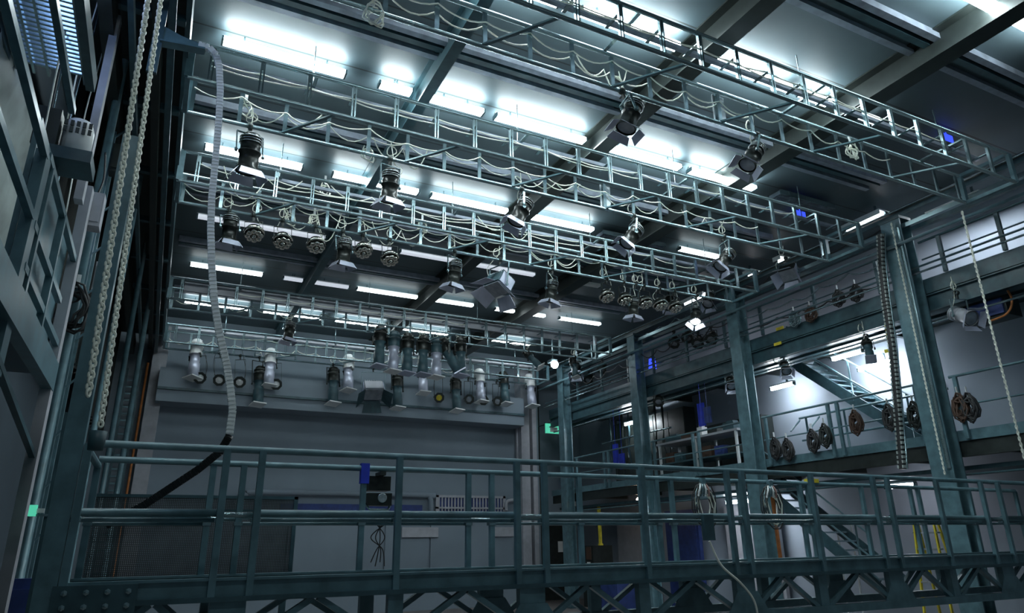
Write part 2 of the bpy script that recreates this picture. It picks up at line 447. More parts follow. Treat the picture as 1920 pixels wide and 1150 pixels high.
def clamp(top, c):
    mb = MB(); u = (Vector(top) - Vector(c)).normalized()
    mb.lathe(Vector(top) - V(.03, 0, 0), V(1, 0, 0), [(0, .034), (0, .048), (.06, .048), (.06, .034), (0, .034)], 12)
    mb.bar(Vector(top) - u * .04, Vector(top) - u * .12, .04, .03)
    mb.lathe(Vector(top) - u * .06 + V(0, .03, 0), V(0, 1, 0), [(0, 0), (0, .014), (.05, .014), (.05, 0)], 6)
    return mb


def doors(t, c, d, side, up2, r, L, ang, material, split=1.0):
    for v, q in ((side, up2), (-side, -up2), (up2, -side), (-up2, side)):
        h = c + v * r; o = h + (d * math.cos(ang) + v * math.sin(ang)) * L
        w1 = r * .85; w2 = r * 1.1
        MB().plate([h - q * w1, h + q * w1, o + q * w2, o - q * w2], .006).build('barn_door', material, t)


def tail(t, p, top, material=CREAM, swing=None):
    p = Vector(p); top = Vector(top); s = swing or V(random.uniform(-.22, .22), random.uniform(-.08, .08), 0)
    pts = [p, p + V(s.x * .6, s.y, .03), p.lerp(top, .45) + s * 1.0, top + V(s.x * .7, .02, -.06), top + V(.02 + s.x * .2, .03, .12), top + V(.0, .03, .34)]
    MB().tube(bez(pts, 6), .0075, 5).build('cable', material, t)
    # looped spare cable tied at the upright
    if material is CREAM:
        q = top + V(random.uniform(-.06, .06), .04, .30); lp = []
        for k in range(26):
            a = 2 * PI * k / 12; rr = .09 + .012 * math.sin(k)
            lp.append(q + V(rr * math.sin(a) * .8, .01 * math.sin(a * 2) + k * .001, -rr + rr * math.cos(a) - .03))
        MB().tube(lp, .006, 4).build('cable_loop', material, t)


def lamp(kind, label, cat, group, top, c, d, s=1.0, body=BLACK, flap=FLAP, cable=True, door_ang=.55, lens=LENS, ln=1.0):
    top = Vector(top); c = Vector(c); d = Vector(d).normalized()
    up = (top - c).normalized()
    side = d.cross(up)
    if side.length < .25: side = V(1, 0.25, 0)
    side.normalize(); side = (side - d * side.dot(d)).normalized(); up2 = side.cross(d).normalized()
    NAMES = {'fresnel': 'stage_spotlight', 'profile': 'profile_spotlight', 'cluster': 'cluster_par_lamp', 'flood': 'floodlight', 'par': 'par_lamp'}
    t = thing(NAMES[kind], label, cat, top, group)
    hw = {'fresnel': .165, 'profile': .13, 'cluster': .15, 'flood': .30, 'par': .12}[kind] * s
    clamp(top, c).build('clamp', DARK, t)
    arc_yoke(top - up * .08, c, side, hw, .035 * s).build('yoke', GALV if kind in ('flood', 'fresnel') else DARK, t)
    if kind == 'fresnel':
        p = [(-.25, 0), (-.25, .085), (-.24, .105), (-.215, .105), (-.21, .125), (-.19, .125), (-.185, .108), (-.165, .108), (-.16, .13), (-.14, .13), (-.13, .12), (-.02, .12), (-.015, .14), (.0, .14), (.01, .122), (.2, .122), (.205, .145), (.25, .145)]
        MB().lathe(c, d, [(h * s, r * s) for h, r in p], 18).build('body', body, t)
        MB().lathe(c - d * .255 * s, d, [(.0, .01 * s), (-.012 * s, .06 * s), (-.012 * s, .08 * s), (0, .095 * s)], 16).build('rear_cap', ALU, t)
        for k in range(3):
            MB().tube([c - d * (.20 - .035 * k) * s + (side * math.cos(a) + up2 * math.sin(a)) * .135 * s for a in [2 * PI * j / 18 for j in range(18)]], .007 * s, 5, True).build('cooling_ring', ALU, t)
        MB().lathe(c, d, [(.235 * s, .125 * s), (.25 * s, .09 * s), (.262 * s, 0)], 16).build('lens', lens, t)
        doors(t, c + d * .25 * s, d, side, up2, .15 * s, .12 * s, door_ang, flap)
        if cable: tail(t, c - d * .2 * s + side * .1, top)
    elif kind == 'profile':
        p = [(-.36, 0), (-.36, .07), (-.34, .09), (-.3, .09), (-.29, .115), (-.27, .115), (-.26, .1), (-.23, .1), (-.22, .12), (-.2, .12), (-.19, .11), (-.06, .11)]
        MB().lathe(c, d, [(h * s, r * s) for h, r in p], 16).build('lamp_house', body, t)
        MB().lathe(c, d, [(-.06 * s, .11 * s), (-.04 * s, .085 * s), (.1 * s, .08 * s), (.11 * s, .095 * s), (.36 * s, .095 * s), (.37 * s, .08 * s)], 16).build('barrel', FLAP if body is not BLACK else TEALD, t)
        MB().lathe(c, d, [(.35 * s, .085 * s), (.362 * s, .06 * s), (.37 * s, 0)], 14).build('lens', lens, t)
        MB().obox(c + d * .385 * s, side, up2, d, .24 * s, .24 * s, .02 * s).build('gel_frame', flap, t)
        if cable: tail(t, c - d * .34 * s, top)
    elif kind == 'cluster':
        MB().lathe(c, d, [(-.14 * s, .0), (-.14 * s, .06 * s), (-.12 * s, .12 * s), (-.02 * s, .14 * s), (-.02 * s, .16 * s), (.0, .16 * s), (0, .0)], 16).build('body', body, t)
        MB().lathe(c, d, [(-.03 * s, .155 * s), (-.03 * s, .18 * s), (.01 * s, .18 * s), (.01 * s, .155 * s)], 16).build('ring', CHROME, t)
        for k in range(8):
            a = 2 * PI * k / 8; q = c + (side * math.cos(a) + up2 * math.sin(a)) * (.105 * s) + d * .05 * s
            MB().lathe(q, d, [(-.05 * s, .012 * s), (-.04 * s, .03 * s), (0, .046 * s), (.03 * s, .05 * s), (.03 * s, .03 * s), (.0, .012 * s)], 10).build('reflector_bulb', CHROME, t)
        MB().lathe(c + d * .05 * s, d, [(-.05 * s, .01), (0, .05 * s), (.05 * s, .04 * s), (.07 * s, 0)], 10).build('reflector_bulb', CHROME, t)
        MB().lathe(c - d * .145 * s, d, [(0, 0), (-.01, .07 * s), (-.03, .05 * s), (-.04, 0)], 12).build('rear_cap', ALU, t)
        if cable: tail(t, c - d * .15 * s, top)
    elif kind == 'flood':
        for a in (1, -1):
            pass
        c0 = c - d * .12 * s
        MB().obox(c0, side, up2, d, .46 * s, .40 * s, .26 * s).build('body', body, t)
        mb = MB()
        for k in range(9): mb.obox(c0 - d * .17 * s + side * (-.2 + .05 * k) * s, side, up2, d, .012 * s, .36 * s, .05 * s)
        mb.build('cooling_fins', ALU, t)
        for k in (-1, 1): MB().obox(c0 + side * .255 * k * s, side, up2, d, .012 * s, .34 * s, .26 * s).build('side_plate', FLAP, t)
        MB().obox(c + d * .045 * s, side, up2, d, .44 * s, .36 * s, .02 * s).build('lens', lens, t)
        doors(t, c + d * .05 * s, d, side, up2, .23 * s, .30 * s, door_ang, flap)
        if cable: tail(t, c0 - d * .18 * s + side * .2, top, swing=V(-.25, 0, 0))
    elif kind == 'par':
        MB().lathe(c, d, [(-.16 * s, 0), (-.16 * s, .05 * s), (-.1 * s, .09 * s), (-.02 * s, .105 * s), (.1 * s, .105 * s), (.1 * s, .09 * s)], 14).build('body', body, t)
        MB().lathe(c, d, [(.085 * s, .092 * s), (.095 * s, .06 * s), (.10 * s, 0)], 14).build('lens', lens, t)
        a = [c + d * .112 * s + (side * math.cos(q) + up2 * math.sin(q)) * .15 * s for q in [PI * k / 4 + PI / 8 for k in range(8)]]
        b = [c + d * .112 * s + (side * math.cos(q) + up2 * math.sin(q)) * .088 * s for q in [PI * k / 4 + PI / 8 for k in range(8)]]
        mb = MB()
        for k in range(8): mb.plate([a[k], a[(k + 1) % 8], b[(k + 1) % 8], b[k]], .008)
        mb.build('gel_frame', DARK, t)
        if cable: tail(t, c - d * .15 * s, top, RUBBER)
    return t


def hung(kind, ti, cpx, bpx, d, label, cat='spotlight', s=1.0, dy=0.0, near=False, **kw):
    """lamp clamped under a truss: cpx = pixel column of the clamp, bpx = pixel of the body"""
    y = TY[ti][0 if near else 1]
    p = at(cpx[0], cpx[1], 'y', y); top = V(p.x, y, ZB)
    c = at(bpx[0], bpx[1], 'y', y + dy)
    if (top - c).length < .22: c = top + (c - top).normalized() * .22 if (c - top).length > .01 else top - V(0, 0, .25)
    return lamp(kind, label, cat, 'lamps on the %s truss' % TN[ti], top, c, d, s, **kw)


# nearest truss
hung('fresnel', 0, (1166, 176), (1183, 215), (-.35, .15, -1), 'black spotlight with bright barn doors, the left one on the nearest truss', s=.95, door_ang=.9)
hung('fresnel', 0, (1420, 262), (1412, 292), (-.55, .1, -.8), 'black spotlight trailing looped cream cables, the right one on the nearest truss', s=.9, door_ang=.9)
# second nearest truss
hung('fresnel', 1, (470, 238), (468, 288), (0, .12, -1), 'black spotlight hanging straight down by the white cable chain, leftmost on the second nearest truss', s=1.12)
hung('fresnel', 1, (732, 300), (731, 348), (0, .12, -1), 'black spotlight hanging straight down, second from left on the second nearest truss', s=1.0)
hung('fresnel', 1, (978, 358), (978, 396), (-.45, .1, -.9), 'black spotlight tilted to the left, third from left on the second nearest truss', s=1.0)
hung('fresnel', 1, (1188, 408), (1186, 442), (-.6, .1, -.75), 'black spotlight tilted to the left, second from right on the second nearest truss', s=.95)
hung('fresnel', 1, (1358, 452), (1360, 486), (-.6, .1, -.75), 'black spotlight tilted to the left, rightmost on the second nearest truss', s=.95)
# middle truss
hung('fresnel', 2, (430, 398), (431, 428), (0, .1, -1), 'black spotlight with open barn doors, leftmost lamp on the middle truss', s=1.0)
hung('fresnel', 2, (643, 440), (645, 470), (0, .1, -1), 'black spotlight between chrome lamps, left of the ceiling beam on the middle truss', s=1.0)
hung('fresnel', 2, (852, 483), (852, 512), (-.1, .1, -1), 'black spotlight with open barn doors near the centre of the middle truss', s=1.0)
hung('fresnel', 2, (1036, 522), (1034, 545), (-.15, .1, -1), 'black spotlight right of the big floodlight on the middle truss', s=.95)
hung('fresnel', 2, (1192, 552), (1188, 575), (-.05, .1, -1), 'black spotlight among the chrome lamps on the right of the middle truss', s=.9)
hung('flood', 2, (938, 500), (932, 540), (-.45, -.1, -.85), 'big floodlight with wide open barn doors hanging from the middle truss', 'floodlight', s=1.0, body=TEALD, door_ang=.95)
for i, (cp, bp) in enumerate((((475, 410), (476, 438)), ((530, 420), (530, 452)), ((592, 432), (593, 460)), ((680, 448), (681, 470)), ((730, 460), (731, 485)), ((1138, 542), (1138, 556)), ((1170, 548), (1172, 562)), ((1208, 555), (1210, 568)), ((1238, 560), (1238, 572)), ((1266, 566), (1266, 576)))):
    hung('cluster', 2, cp, bp, (.05, -.35, -.9), 'short lamp with a ring of chrome bulbs, %s from left on the middle truss' % ORD[i], 'lamp', s=1.02)
hung('fresnel', 2, (1308, 574), (1304, 590), (-.3, -.2, -.9), 'spotlight with a dazzling white front, rightmost lamp on the middle truss', s=.9, lens=GLOWR)
# second farthest truss
hung('fresnel', 3, (543, 607), (543, 620), (-.1, -.1, -1), 'small spotlight with blue grey barn doors, leftmost on the second farthest truss', s=1.0)
for i, (x, y) in enumerate(((712, 648), (738, 658), (764, 662), (793, 665), (818, 670), (840, 664), (864, 668))):
    hung('profile', 3, (x, y - 40), (x, y), ((.5, -.1, -.8) if i == 5 else (-.03, -.1, -1)), 'long profile spotlight in the crowded middle of the second farthest truss, %s from left' % ORD[i], s=1.6, body=(BLACK, TEALD, BLACK)[i % 3], flap=(FLAP, WHITE, FLAP)[i % 3])
hung('profile', 3, (990, 652), (997, 672), (.45, -.5, -.75), 'profile spotlight with a round white front, second from right on the second farthest truss', s=1.1, flap=WHITE, lens=WHITE)
hung('profile', 3, (1078, 668), (1076, 688), (0, -.3, -1), 'bluish profile spotlight at the right end of the second farthest truss', s=1.0, flap=WHITE)
# farthest truss
for i, (x, y, b, k) in enumerate(((366, 672, WHITE, 'pale'), (486, 722, BLACK, 'dark'), (506, 688, WHITE, 'pale'), (625, 722, BLACK, 'dark'), (650, 690, WHITE, 'pale'), (745, 732, BLACK, 'dark'), (783, 700, WHITE, 'pale'), (855, 738, BLACK, 'dark'), (900, 715, WHITE, 'pale'), (946, 722, BLACK, 'dark'), (995, 728, WHITE, 'pale'))):
    hung('profile', 4, (x, y - (25 if b is WHITE else 45)), (x, y), (0, -.2, -1), '%s downward profile spotlight on the farthest truss, %s from left in that row' % (k, ORD[i]), s=1.7, body=b, flap=WHITE, cable=b is BLACK)
for i, (x, y) in enumerate(((376, 708), (412, 712), (450, 716), (518, 720), (822, 745), (878, 748), (905, 750), (931, 752))):
    hung('par', 4, (x, y - 40), (x, y), (-.15 - .0 * i, -1, -.35), 'small black par lamp facing the camera below the farthest truss, %s from left' % ORD[i], 'lamp', s=1.25, lens=(WHITE if i < 4 else YELL if i == 4 else LENS))
hung('flood', 4, (700, 690), (700, 738), (0, -.55, -.8), 'wide floodlight with dark barn doors, middle of the farthest truss', 'floodlight', s=1.3, body=PILAS, flap=TEALD, cable=False, door_ang=.75)

# coil of cable hanging from a truss or rail
def coil(label, c, r, group, material, n=5, axis=V(0, 1, 0), squash=1.25, rr=.009, hook=.12):
    t = thing('cable_coil', label, 'cable', Vector(c), group)
    _, s, u = frame(axis)
    pts = []
    for k in range(n * 14):
        a = 2 * PI * k / 14; q = r * (.66 + .34 * math.sin(k * .41) * math.sin(k * .07 + 1) + .1 * math.sin(k * 1.7))
        pts.append(Vector(c) + V(0, 0, -r * squash) + s * (q * math.sin(a)) + u * (q * squash * math.cos(a)) + axis * (.045 * math.sin(k * .53)))
    MB().tube(pts, rr, 5).build('coil', material, t)
    MB().bar(Vector(c) + V(0, 0, -.05), Vector(c) + V(0, 0, hook), .04, .012).build('tie_strap', WHITE, t)
    return t


p = at(1592, 270, 'y', 6.22); coil('cream and blue cable coil hung near the right end of the nearest truss', (p.x, 6.2, p.z), .13, 'coils on the trusses', CREAM)
p = at(700, 5, 'y', 6.2); coil('cream cable coil at the top edge, left end of the nearest truss', (p.x, 6.2, p.z), .14, 'coils on the trusses', CREAM)
for i, (x, y, ti) in enumerate(((462, 185, 1), (545, 395, 2), (590, 400, 2), (450, 320, 2), (610, 340, 2), (690, 270, 1), (792, 410, 2))):
    yy = TY[ti][1] + .05; p = at(x, y, 'y', yy)
    coil('cream cable bunch tied to the %s truss, %s' % (TN[ti], ('above the leftmost spotlight', 'left of the pale ceiling strip', 'above the third chrome lamp', 'behind the white cable chain', 'above the ceiling beam end', 'left of the second spotlight', 'right of the fifth chrome lamp')[i]), (p.x, yy, p.z), .12, 'coils on the trusses', CREAM, n=3, squash=1.5)

# ================================================================== FRONT BRIDGE
BX0, BX1 = -0.55, 14.6
FY, RY = 6.5, 7.45
br = thing('access_bridge', 'teal steel footbridge with handrails crossing the foreground', 'bridge', (7, 7, 1.2))
def bpart(n, mb, m=TEAL): return mb.build(n, m, br)
mods = [(-0.52, 0.51), (0.80, 3.29), (3.61, 6.12), (6.36, 8.74), (9.04, 11.18), (11.62, 14.5)]
rmods = [(-0.50, 0.48), (0.76, 3.18), (3.47, 5.84), (6.08, 8.45), (8.62, 10.96), (11.16, 13.9)]
for (y, ms, zt) in ((FY, mods, 2.82), (RY, rmods, 2.80)):
    ex = ms[-1][1]
    bpart('handrail', MB().tube([(ms[0][0], y, zt), (ex, y, zt)], .031, 10))
    for i, (a, b) in enumerate(ms):
        bpart('middle_rail', MB().tube([(a, y, 2.29 if y == FY else 2.30), (b, y, 2.29 if y == FY else 2.30)], .03, 8))
        bpart('lower_rail', MB().tube([(a, y + .045, 2.235), (b, y + .045, 2.235)], .018, 8))
        for x in ([a, b] if i == 0 else [a, (a + b) / 2, b]):
            bpart('railing_post', MB().box(x - .028, x + .028, y - (.075 if y == FY else .026), y - (.02 if y == FY else -.026), 1.62, zt - .01))
            bpart('rail_clip', MB().box(x - .038, x + .038, y - .03, y + .05, 2.215, 2.25), GALV)
        if i: bpart('handrail_link', MB().tube([(ms[i - 1][1], y, 2.275), (a, y, 2.275)], .022, 8), GALV)
    bpart('deck_beam', MB().box(BX0, BX1, y - .03, y + .06, 1.64, 1.76).box(BX0, BX1, y - .06, y + .06, 1.76, 1.78), TEAL)
    bpart('deck_flange', MB().box(BX0, BX1, y - .08, y + .08, 1.60, 1.64), TEALD)
    bpart('lower_chord', MB().box(BX0, BX1, y - .06, y + .06, 1.16, 1.25), TEAL)
    ux = [-.45, .65, 2.06, 3.45, 4.80, 6.24, 7.5, 8.89, 10.1, 11.4, 12.9, 14.3]
    for i, x in enumerate(ux):
        wd = .14 if i % 2 else .07
        bpart('upright', MB().box(x - wd, x + wd, y - .04, y + .04, 1.25, 1.6), TEAL)
        if i % 2: bpart('gusset_plate', MB().plate([(x - .30, y - .05, 1.25), (x + .30, y - .05, 1.25), (x + .15, y - .05, 1.46), (x - .15, y - .05, 1.46)], .012), TEAL)
        if i < len(ux) - 1:
            mx = (x + ux[i + 1]) / 2
            bpart('diagonal', MB().bar((mx - .02, y, 1.6), (x + .1, y, 1.24), .06, .05))
            bpart('diagonal', MB().bar((mx + .02, y, 1.6), (ux[i + 1] - .1, y, 1.24), .06, .05))
bpart('deck_plate', MB().box(BX0, BX1, FY + .06, RY - .03, 1.66, 1.70), DARK)
# bolted end plate on the left
for x in (-.5, -.36, -.22, -.08):
    for z in (1.71, 1.61): bpart('bolt', MB().lathe((x, FY - .095, z), (0, -1, 0), [(0, 0), (0, .022), (.02, .022), (.025, 0)], 6), GALV)
bpart('end_plate', MB().box(-.58, -.02, FY - .095, FY - .06, 1.45, 1.76), TEALD)
bpart('end_post', MB().box(-.70, -.555, FY - .08, FY + .06, .2, 5.6), TEAL)
bpart('end_return_rail', MB().tube([(-.52, FY, 2.76), (-.50, RY, 2.74)], .03, 8))
# things on the bridge
tag(MB().box(1.93, 2.02, RY - .035, RY + .035, 2.64, 2.85).build('blue_tape', BLUE), 'blue tape wrapped round a rear railing post of the footbridge', 'tape')
t = thing('hung_projector', 'small black device with pale lens hung on the rear railing of the footbridge', 'projector', (2.17, RY + .16, 2.7))
c = V(2.17, RY + .17, 2.64)
MB().box(c.x - .12, c.x + .12, c.y - .1, c.y + .1, c.z - .06, c.z + .09).build('body', BLACK, t)
MB().box(c.x - .13, c.x + .13, c.y - .13, c.y + .02, c.z - .22, c.z - .09).build('lower_box', DARK, t)
MB().lathe(c + V(.02, -.11, -.14), V(0, -1, 0), [(0, .05), (.04, .05), (.04, .04), (.03, 0)], 12).build('lens', ALU, t)
MB().tube([c + V(-.14, -.06, -.2), c + V(-.1, -.1, -.26), c + V(.1, -.1, -.26), c + V(.14, -.06, -.2)], .014, 6).build('handle', GALV, t)
MB().box(c.x - .03, c.x + .03, RY - .04, c.y, c.z + .09, c.z + .13).build('bracket', DARK, t)

def tangle(label, c, group=None):
    t = thing('cable_bundle', label, 'cable', c, group); c = Vector(c)
    for k in range(5):
        pts = []
        r = .12 + .02 * k
        for j in range(30):
            a = 2 * PI * j / 11 + k; pts.append(c + V(r * .9 * math.sin(a) + .02 * math.sin(j), .03 * math.sin(j * .7 + k), -.26 + r * 1.55 * math.cos(a)))
        MB().tube(pts, .008, 5).build('loop', (CREAM, RUBBER, CREAM, GALV, RUBBER)[k], t)
    MB().box(c.x - .03, c.x + .03, c.y - .03, c.y + .03, c.z - .12, c.z + .1).build('hook', TEAL, t)
    for k in range(4): MB().tube(bez([c + V(-.06 + .03 * k, -.02, .02), c + V(-.1 + .05 * k, -.05, -.05), c + V(-.12 + .06 * k, -.03, -.14)], 4), .013, 6).build('plug', (WHITE, GALV, WHITE, PINK)[k], t)
    return t


p = at(1300, 905, 'y', RY - .06); tangle('tangled cables and plugs hung on the footbridge railing, the left bundle', (p.x + .15, RY - .07, 2.72), 'cable bundles on the footbridge')
p = at(1432, 905, 'y', RY - .06); tangle('round bundle of cables hung on the footbridge railing, the right bundle', (p.x + .1, RY - .07, 2.72), 'cable bundles on the footbridge')
p = at(1322, 960, 'y', FY - .05); tag(MB().box(p.x - .06, p.x + .08, FY - .09, FY - .035, 2.02, 2.3).build('connector_box', TEALD), 'small teal connector box clipped to the middle rail of the footbridge', 'box')
pts = [at(x, y, 'y', FY - .12) for x, y in ((1330, 1015), (1352, 1060), (1390, 1095), (1415, 1130), (1424, 1180))]
tag(MB().tube(bez(pts), .013, 6).build('hanging_cable', CREAM), 'white cable hanging down in front of the footbridge from the connector box', 'cable')
p = at(1520, 899, 'y', RY); tag(MB().box(p.x - .1, p.x + .12, RY - .04, RY + .04, 2.815, 2.87).build('yellow_tape', YELL), 'yellow tape on the rear handrail of the footbridge', 'tape')
p = at(712, 1010, 'y', RY + .06)
t = thing('dangling_cord', 'thin dark tangled cord dangling behind the footbridge railing', 'cord', (p.x, RY + .08, 2.2))
for k in range(4): MB().tube(bez([(p.x - .04 + .03 * k, RY + .06, 2.23), (p.x + .06 - .05 * k, RY + .08, 2.1), (p.x - .02 + .02 * k, RY + .08, 1.98), (p.x - .08 + .05 * k, RY + .08, 1.85 - .04 * (k % 2))]), .006, 5).build('strand', RUBBER, t)

# perforated screen behind the railing, left
t = thing('perforated_screen', 'dark perforated metal screen behind the left part of the footbridge railing', 'screen', (.42, 8.0, 1.6))
MB().box(-.52, 1.36, 7.98, 8.0, 1.72, 2.5).build('sheet', PERF, t)
MB().box(-.54, 1.4, 7.97, 8.02, 2.5, 2.53).box(-.54, 1.4, 7.97, 8.02, 2.37, 2.39).box(-.54, 1.4, 7.97, 8.02, 1.68, 1.72).box(1.36, 1.4, 7.97, 8.02, 1.7, 2.53).box(-.54, -.52, 7.97, 8.02, 1.7, 2.53).build('frame', TEALD, t)
for a in (-.5, 1.3): MB().box(a, a + .06, 7.96, 8.03, 0, 1.7).build('leg', TEALD, t)

# ================================================================== BACK WALL FITTINGS
t = thing('air_duct', 'long pale grey air duct along the foot of the back wall', 'duct', (7, YB - .2, 3.2))
MB().tube(bez([(2.2, YB - .15, 3.35), (2.5, YB - .16, 3.62), (3.2, YB - .17, 3.68), (8.3, YB - .17, 3.68), (8.55, YB - .17, 3.6), (8.6, YB - .17, 3.2), (8.6, YB - .17, 2.8)], 6), .09, 10).build('duct_pipe', WALLB, t)
MB().box(3.6, 8.3, YB - .14, YB - .01, 3.05, 3.35).build('duct_box', BLUEW, t)
t = thing('ventilation_grille', 'wide slotted ventilation grille low on the back wall', 'grille', (10.2, YB - .1, 3.0))
MB().box(8.9, 11.4, YB - .05, YB - .01, 3.0, 3.66).build('backing', BLUEW, t)
mb = MB()
for k in range(21): mb.box(8.9 + k * .12, 8.95 + k * .12, YB - .1, YB - .05, 3.0, 3.62)
mb.build('slat', PILAS, t)
MB().box(8.8, 11.5, YB - .12, YB - .05, 3.62, 3.70).box(8.8, 11.5, YB - .12, YB - .05, 3.24, 3.3).box(8.8, 8.9, YB - .12, YB - .05, 2.9, 3.7).box(11.4, 11.5, YB - .12, YB - .05, 2.9, 3.7).build('frame', PILAS, t)
t = thing('wall_pipe', 'grey bent pipe at the right foot of the back wall', 'pipe', (11.8, YB - .2, 3))
MB().tube(bez([(11.5, YB - .16, 3.2), (11.55, YB - .16, 3.5), (11.9, YB - .16, 3.62), (12.0, YB - .16, 4.0), (12.0, YB - .16, 6.2)], 6), .06, 8).build('pipe', PILAS, t)
for i, (x0, x1, lb) in enumerate(((7.6, 8.9, 'left'), (11.0, 11.8, 'right'))):
    tag(MB().box(x0, x1, YB - .16, YB - .08, 2.3, 2.62).build('wall_cabinet', PILAS), 'shallow beige cabinet low on the back wall, %s one' % lb, 'cabinet')
tag(MB().tube([(-.72, YB - .45, 0), (-.72, YB - .45, 7.4)], .035, 6).build('conduit', ORANGE), 'orange conduit beside the left pilaster of the back wall', 'pipe')
t = thing('cable_ladder', 'vertical dark cable ladder left of the orange conduit', 'ladder', (-1.0, YB - .4, 0))
for a in (-1.25, -.9): MB().box(a, a + .05, YB - .45, YB - .4, 0, 7.2).build('side_rail', TEALD, t)
for k in range(34): MB().box(-1.2, -.9, YB - .44, YB - .41, .2 + k * .2, .25 + k * .2).build('rung', TEAL, t)
for i, x in enumerate((12.75, 13.15, 13.5)):
    tag(MB().tube([(x, YB + (.2 if x < 13 else .9) - (.4 if x < 13 else 0), 0), (x, YB + (.2 if x < 13 else .9) - (.4 if x < 13 else 0), 8.4)], .05, 8).build('riser_pipe', (TEALD, TEAL, DARK)[i]), 'vertical %s pipe right of the back wall pilasters' % ('dark teal', 'teal', 'black')[i], 'pipe')
# emergency exit sign on the far right
t = thing('exit_sign', 'small green lit sign hanging at the far right corner of the stage', 'sign', (13.4, 23.2, 6.2))
MB().box(13.1, 13.75, 23.15, 23.22, 6.05, 6.42).build('panel', GREENS, t)
MB().box(13.28, 13.6, 23.13, 23.15, 6.1, 6.28).build('pictogram', WHITE, t)
MB().box(13.08, 13.77, 23.14, 23.24, 6.42, 6.46).box(13.4, 13.43, 23.18, YB + 1.2, 6.46, 6.5).build('bracket', GALV, t)

# ================================================================== RIGHT SIDE: COLUMNS AND GALLERIES
GX = 13.0
CY = [8.0, 12.65, 17.05, 21.5]
CN = ['nearest', 'second nearest', 'third nearest', 'farthest']
for i, y in enumerate(CY):
    mb = MB(); x0 = GX - .2; h = .34; wd = .42 if i == 0 else .36
    mb.box(x0, x0 + .03, y - wd / 2, y + wd / 2, 0, 8.2).box(x0 + h - .03, x0 + h, y - wd / 2, y + wd / 2, 0, 8.2).box(x0 + .03, x0 + h - .03, y - .02, y + .02, 0, 8.2)
    t = thing('steel_column', 'tall teal steel column of the right gallery, %s of the four' % CN[i], 'column', (GX, y, 0), 'columns of the right gallery')
    mb.build('shaft', TEAL, t)
    MB().box(x0 - .02, x0 + h + .02, y - wd / 2 - .02, y + wd / 2 + .02, 8.2, 8.26).build('cap_plate', TEALD, t)
    MB().box(x0 - .08, x0 + h + .08, y - .3, y + .3, 0, .03).build('base_plate', TEALD, t)
    if i == 0: MB().box(x0 - .035, x0, y - wd / 2 + .02, y - wd / 2 + .09, 3.2, 8.0).build('guide_rail', GALV, t)

YG0, YG1 = 4.6, 23.0
lg = thing('lower_gallery', 'lower steel gallery floor along the right side, below the stair', 'gallery', (14.2, 14, 3.5))
MB().box(GX + .2, XR - .02, YG0, YG1, 3.72, 3.8).build('deck', TEALD, lg)
MB().box(GX + .18, GX + .2, YG0, YG1, 3.70, 3.89).box(GX + .2, GX + .24, YG0, YG1, 3.70, 3.73).build('edge_channel', TEAL, lg)
MB().box(GX + .22, GX + .30, YG0, YG1, 3.42, 3.69).build('bearer', DARK, lg)
MB().box(GX + .5, GX + 1.5, YG0, YG1, 3.2, 3.28).build('cable_tray', TEALD, lg)
ug = thing('upper_gallery', 'upper steel gallery floor along the right side, just below the lamps', 'gallery', (14.2, 14, 6))
MB().box(GX + .2, XR - .02, YG0, YG1, 6.62, 6.70).build('deck', DARK, ug)
MB().box(GX + .17, GX + .2, YG0, YG1, 6.60, 6.90).build('edge_channel', TEALD, ug)
MB().box(GX + .22, GX + .26, YG0, YG1, 6.24, 6.58).box(GX + .16, GX + .32, YG0, YG1, 6.24, 6.27).box(GX + .16, GX + .32, YG0, YG1, 6.555, 6.58).build('bearer', TEALD, ug)
MB().box(GX + .45, GX + .75, YG0, YG1, 6.33, 6.40).build('cable_tray', TEALD, ug)
MB().box(GX + .9, GX + 1.3, YG0, YG1, 6.3, 6.36).build('cable_tray', TEALD, ug)
# joists under both floors
for (g, z0, z1) in ((lg, 3.55, 3.72), (ug, 6.42, 6.62)):
    for k in range(9): MB().box(GX + .3, XR - .02, 5.6 + 2 * k, 5.68 + 2 * k, z0, z1).build('joist', DARK, g)

# guard rails, one panel per bay between columns
def guard(label, y0, y1, z0, zt, zm, posts, group, m=TEAL):
    t = thing('guard_rail', label, 'railing', (GX + .1, (y0 + y1) / 2, z0), group)
    for z, r in [(zt, .026)] + [(z, .018) for z in zm]: MB().tube([(GX + .12, y0, z), (GX + .12, y1, z)], r, 8).build('rail', m, t)
    for y in posts: MB().box(GX + .10, GX + .16, y - .035, y + .035, z0, zt).build('post', m, t)
    return t


BAYS = [(4.7, 7.7), (8.3, 12.4), (12.9, 16.8), (17.3, 21.2)]
BN = ['nearest bay, right of the nearest column', 'bay between the nearest two columns', 'bay between the middle two columns', 'bay between the farthest two columns']
for (a, b), n in zip(BAYS, BN):
    mid = (a + b) / 2
    guard('teal guard rail of the lower gallery, %s' % n, a, b, 3.72, 4.88, [4.33], [a + .1, mid - .12, mid + .12, b - .1], 'guard rails of the lower gallery')
    guard('dark guard rail of the upper gallery, %s' % n, a, b, 6.9, 7.66, [7.29], [a + .4, mid, b - .4], 'guard rails of the upper gallery', TEALD)
t = thing('lamp_bar', 'long teal tube running past the columns along the upper gallery', 'tube', (GX - .25, 15, 7.6))
MB().tube([(GX - .26, 4.6, 7.62), (GX - .26, 23, 7.66)], .035, 10).build('tube', TEAL, t)
for y in CY: MB().box(GX - .24, GX - .16, y - .03, y + .03, 7.58, 7.68).build('bracket', TEALD, t)
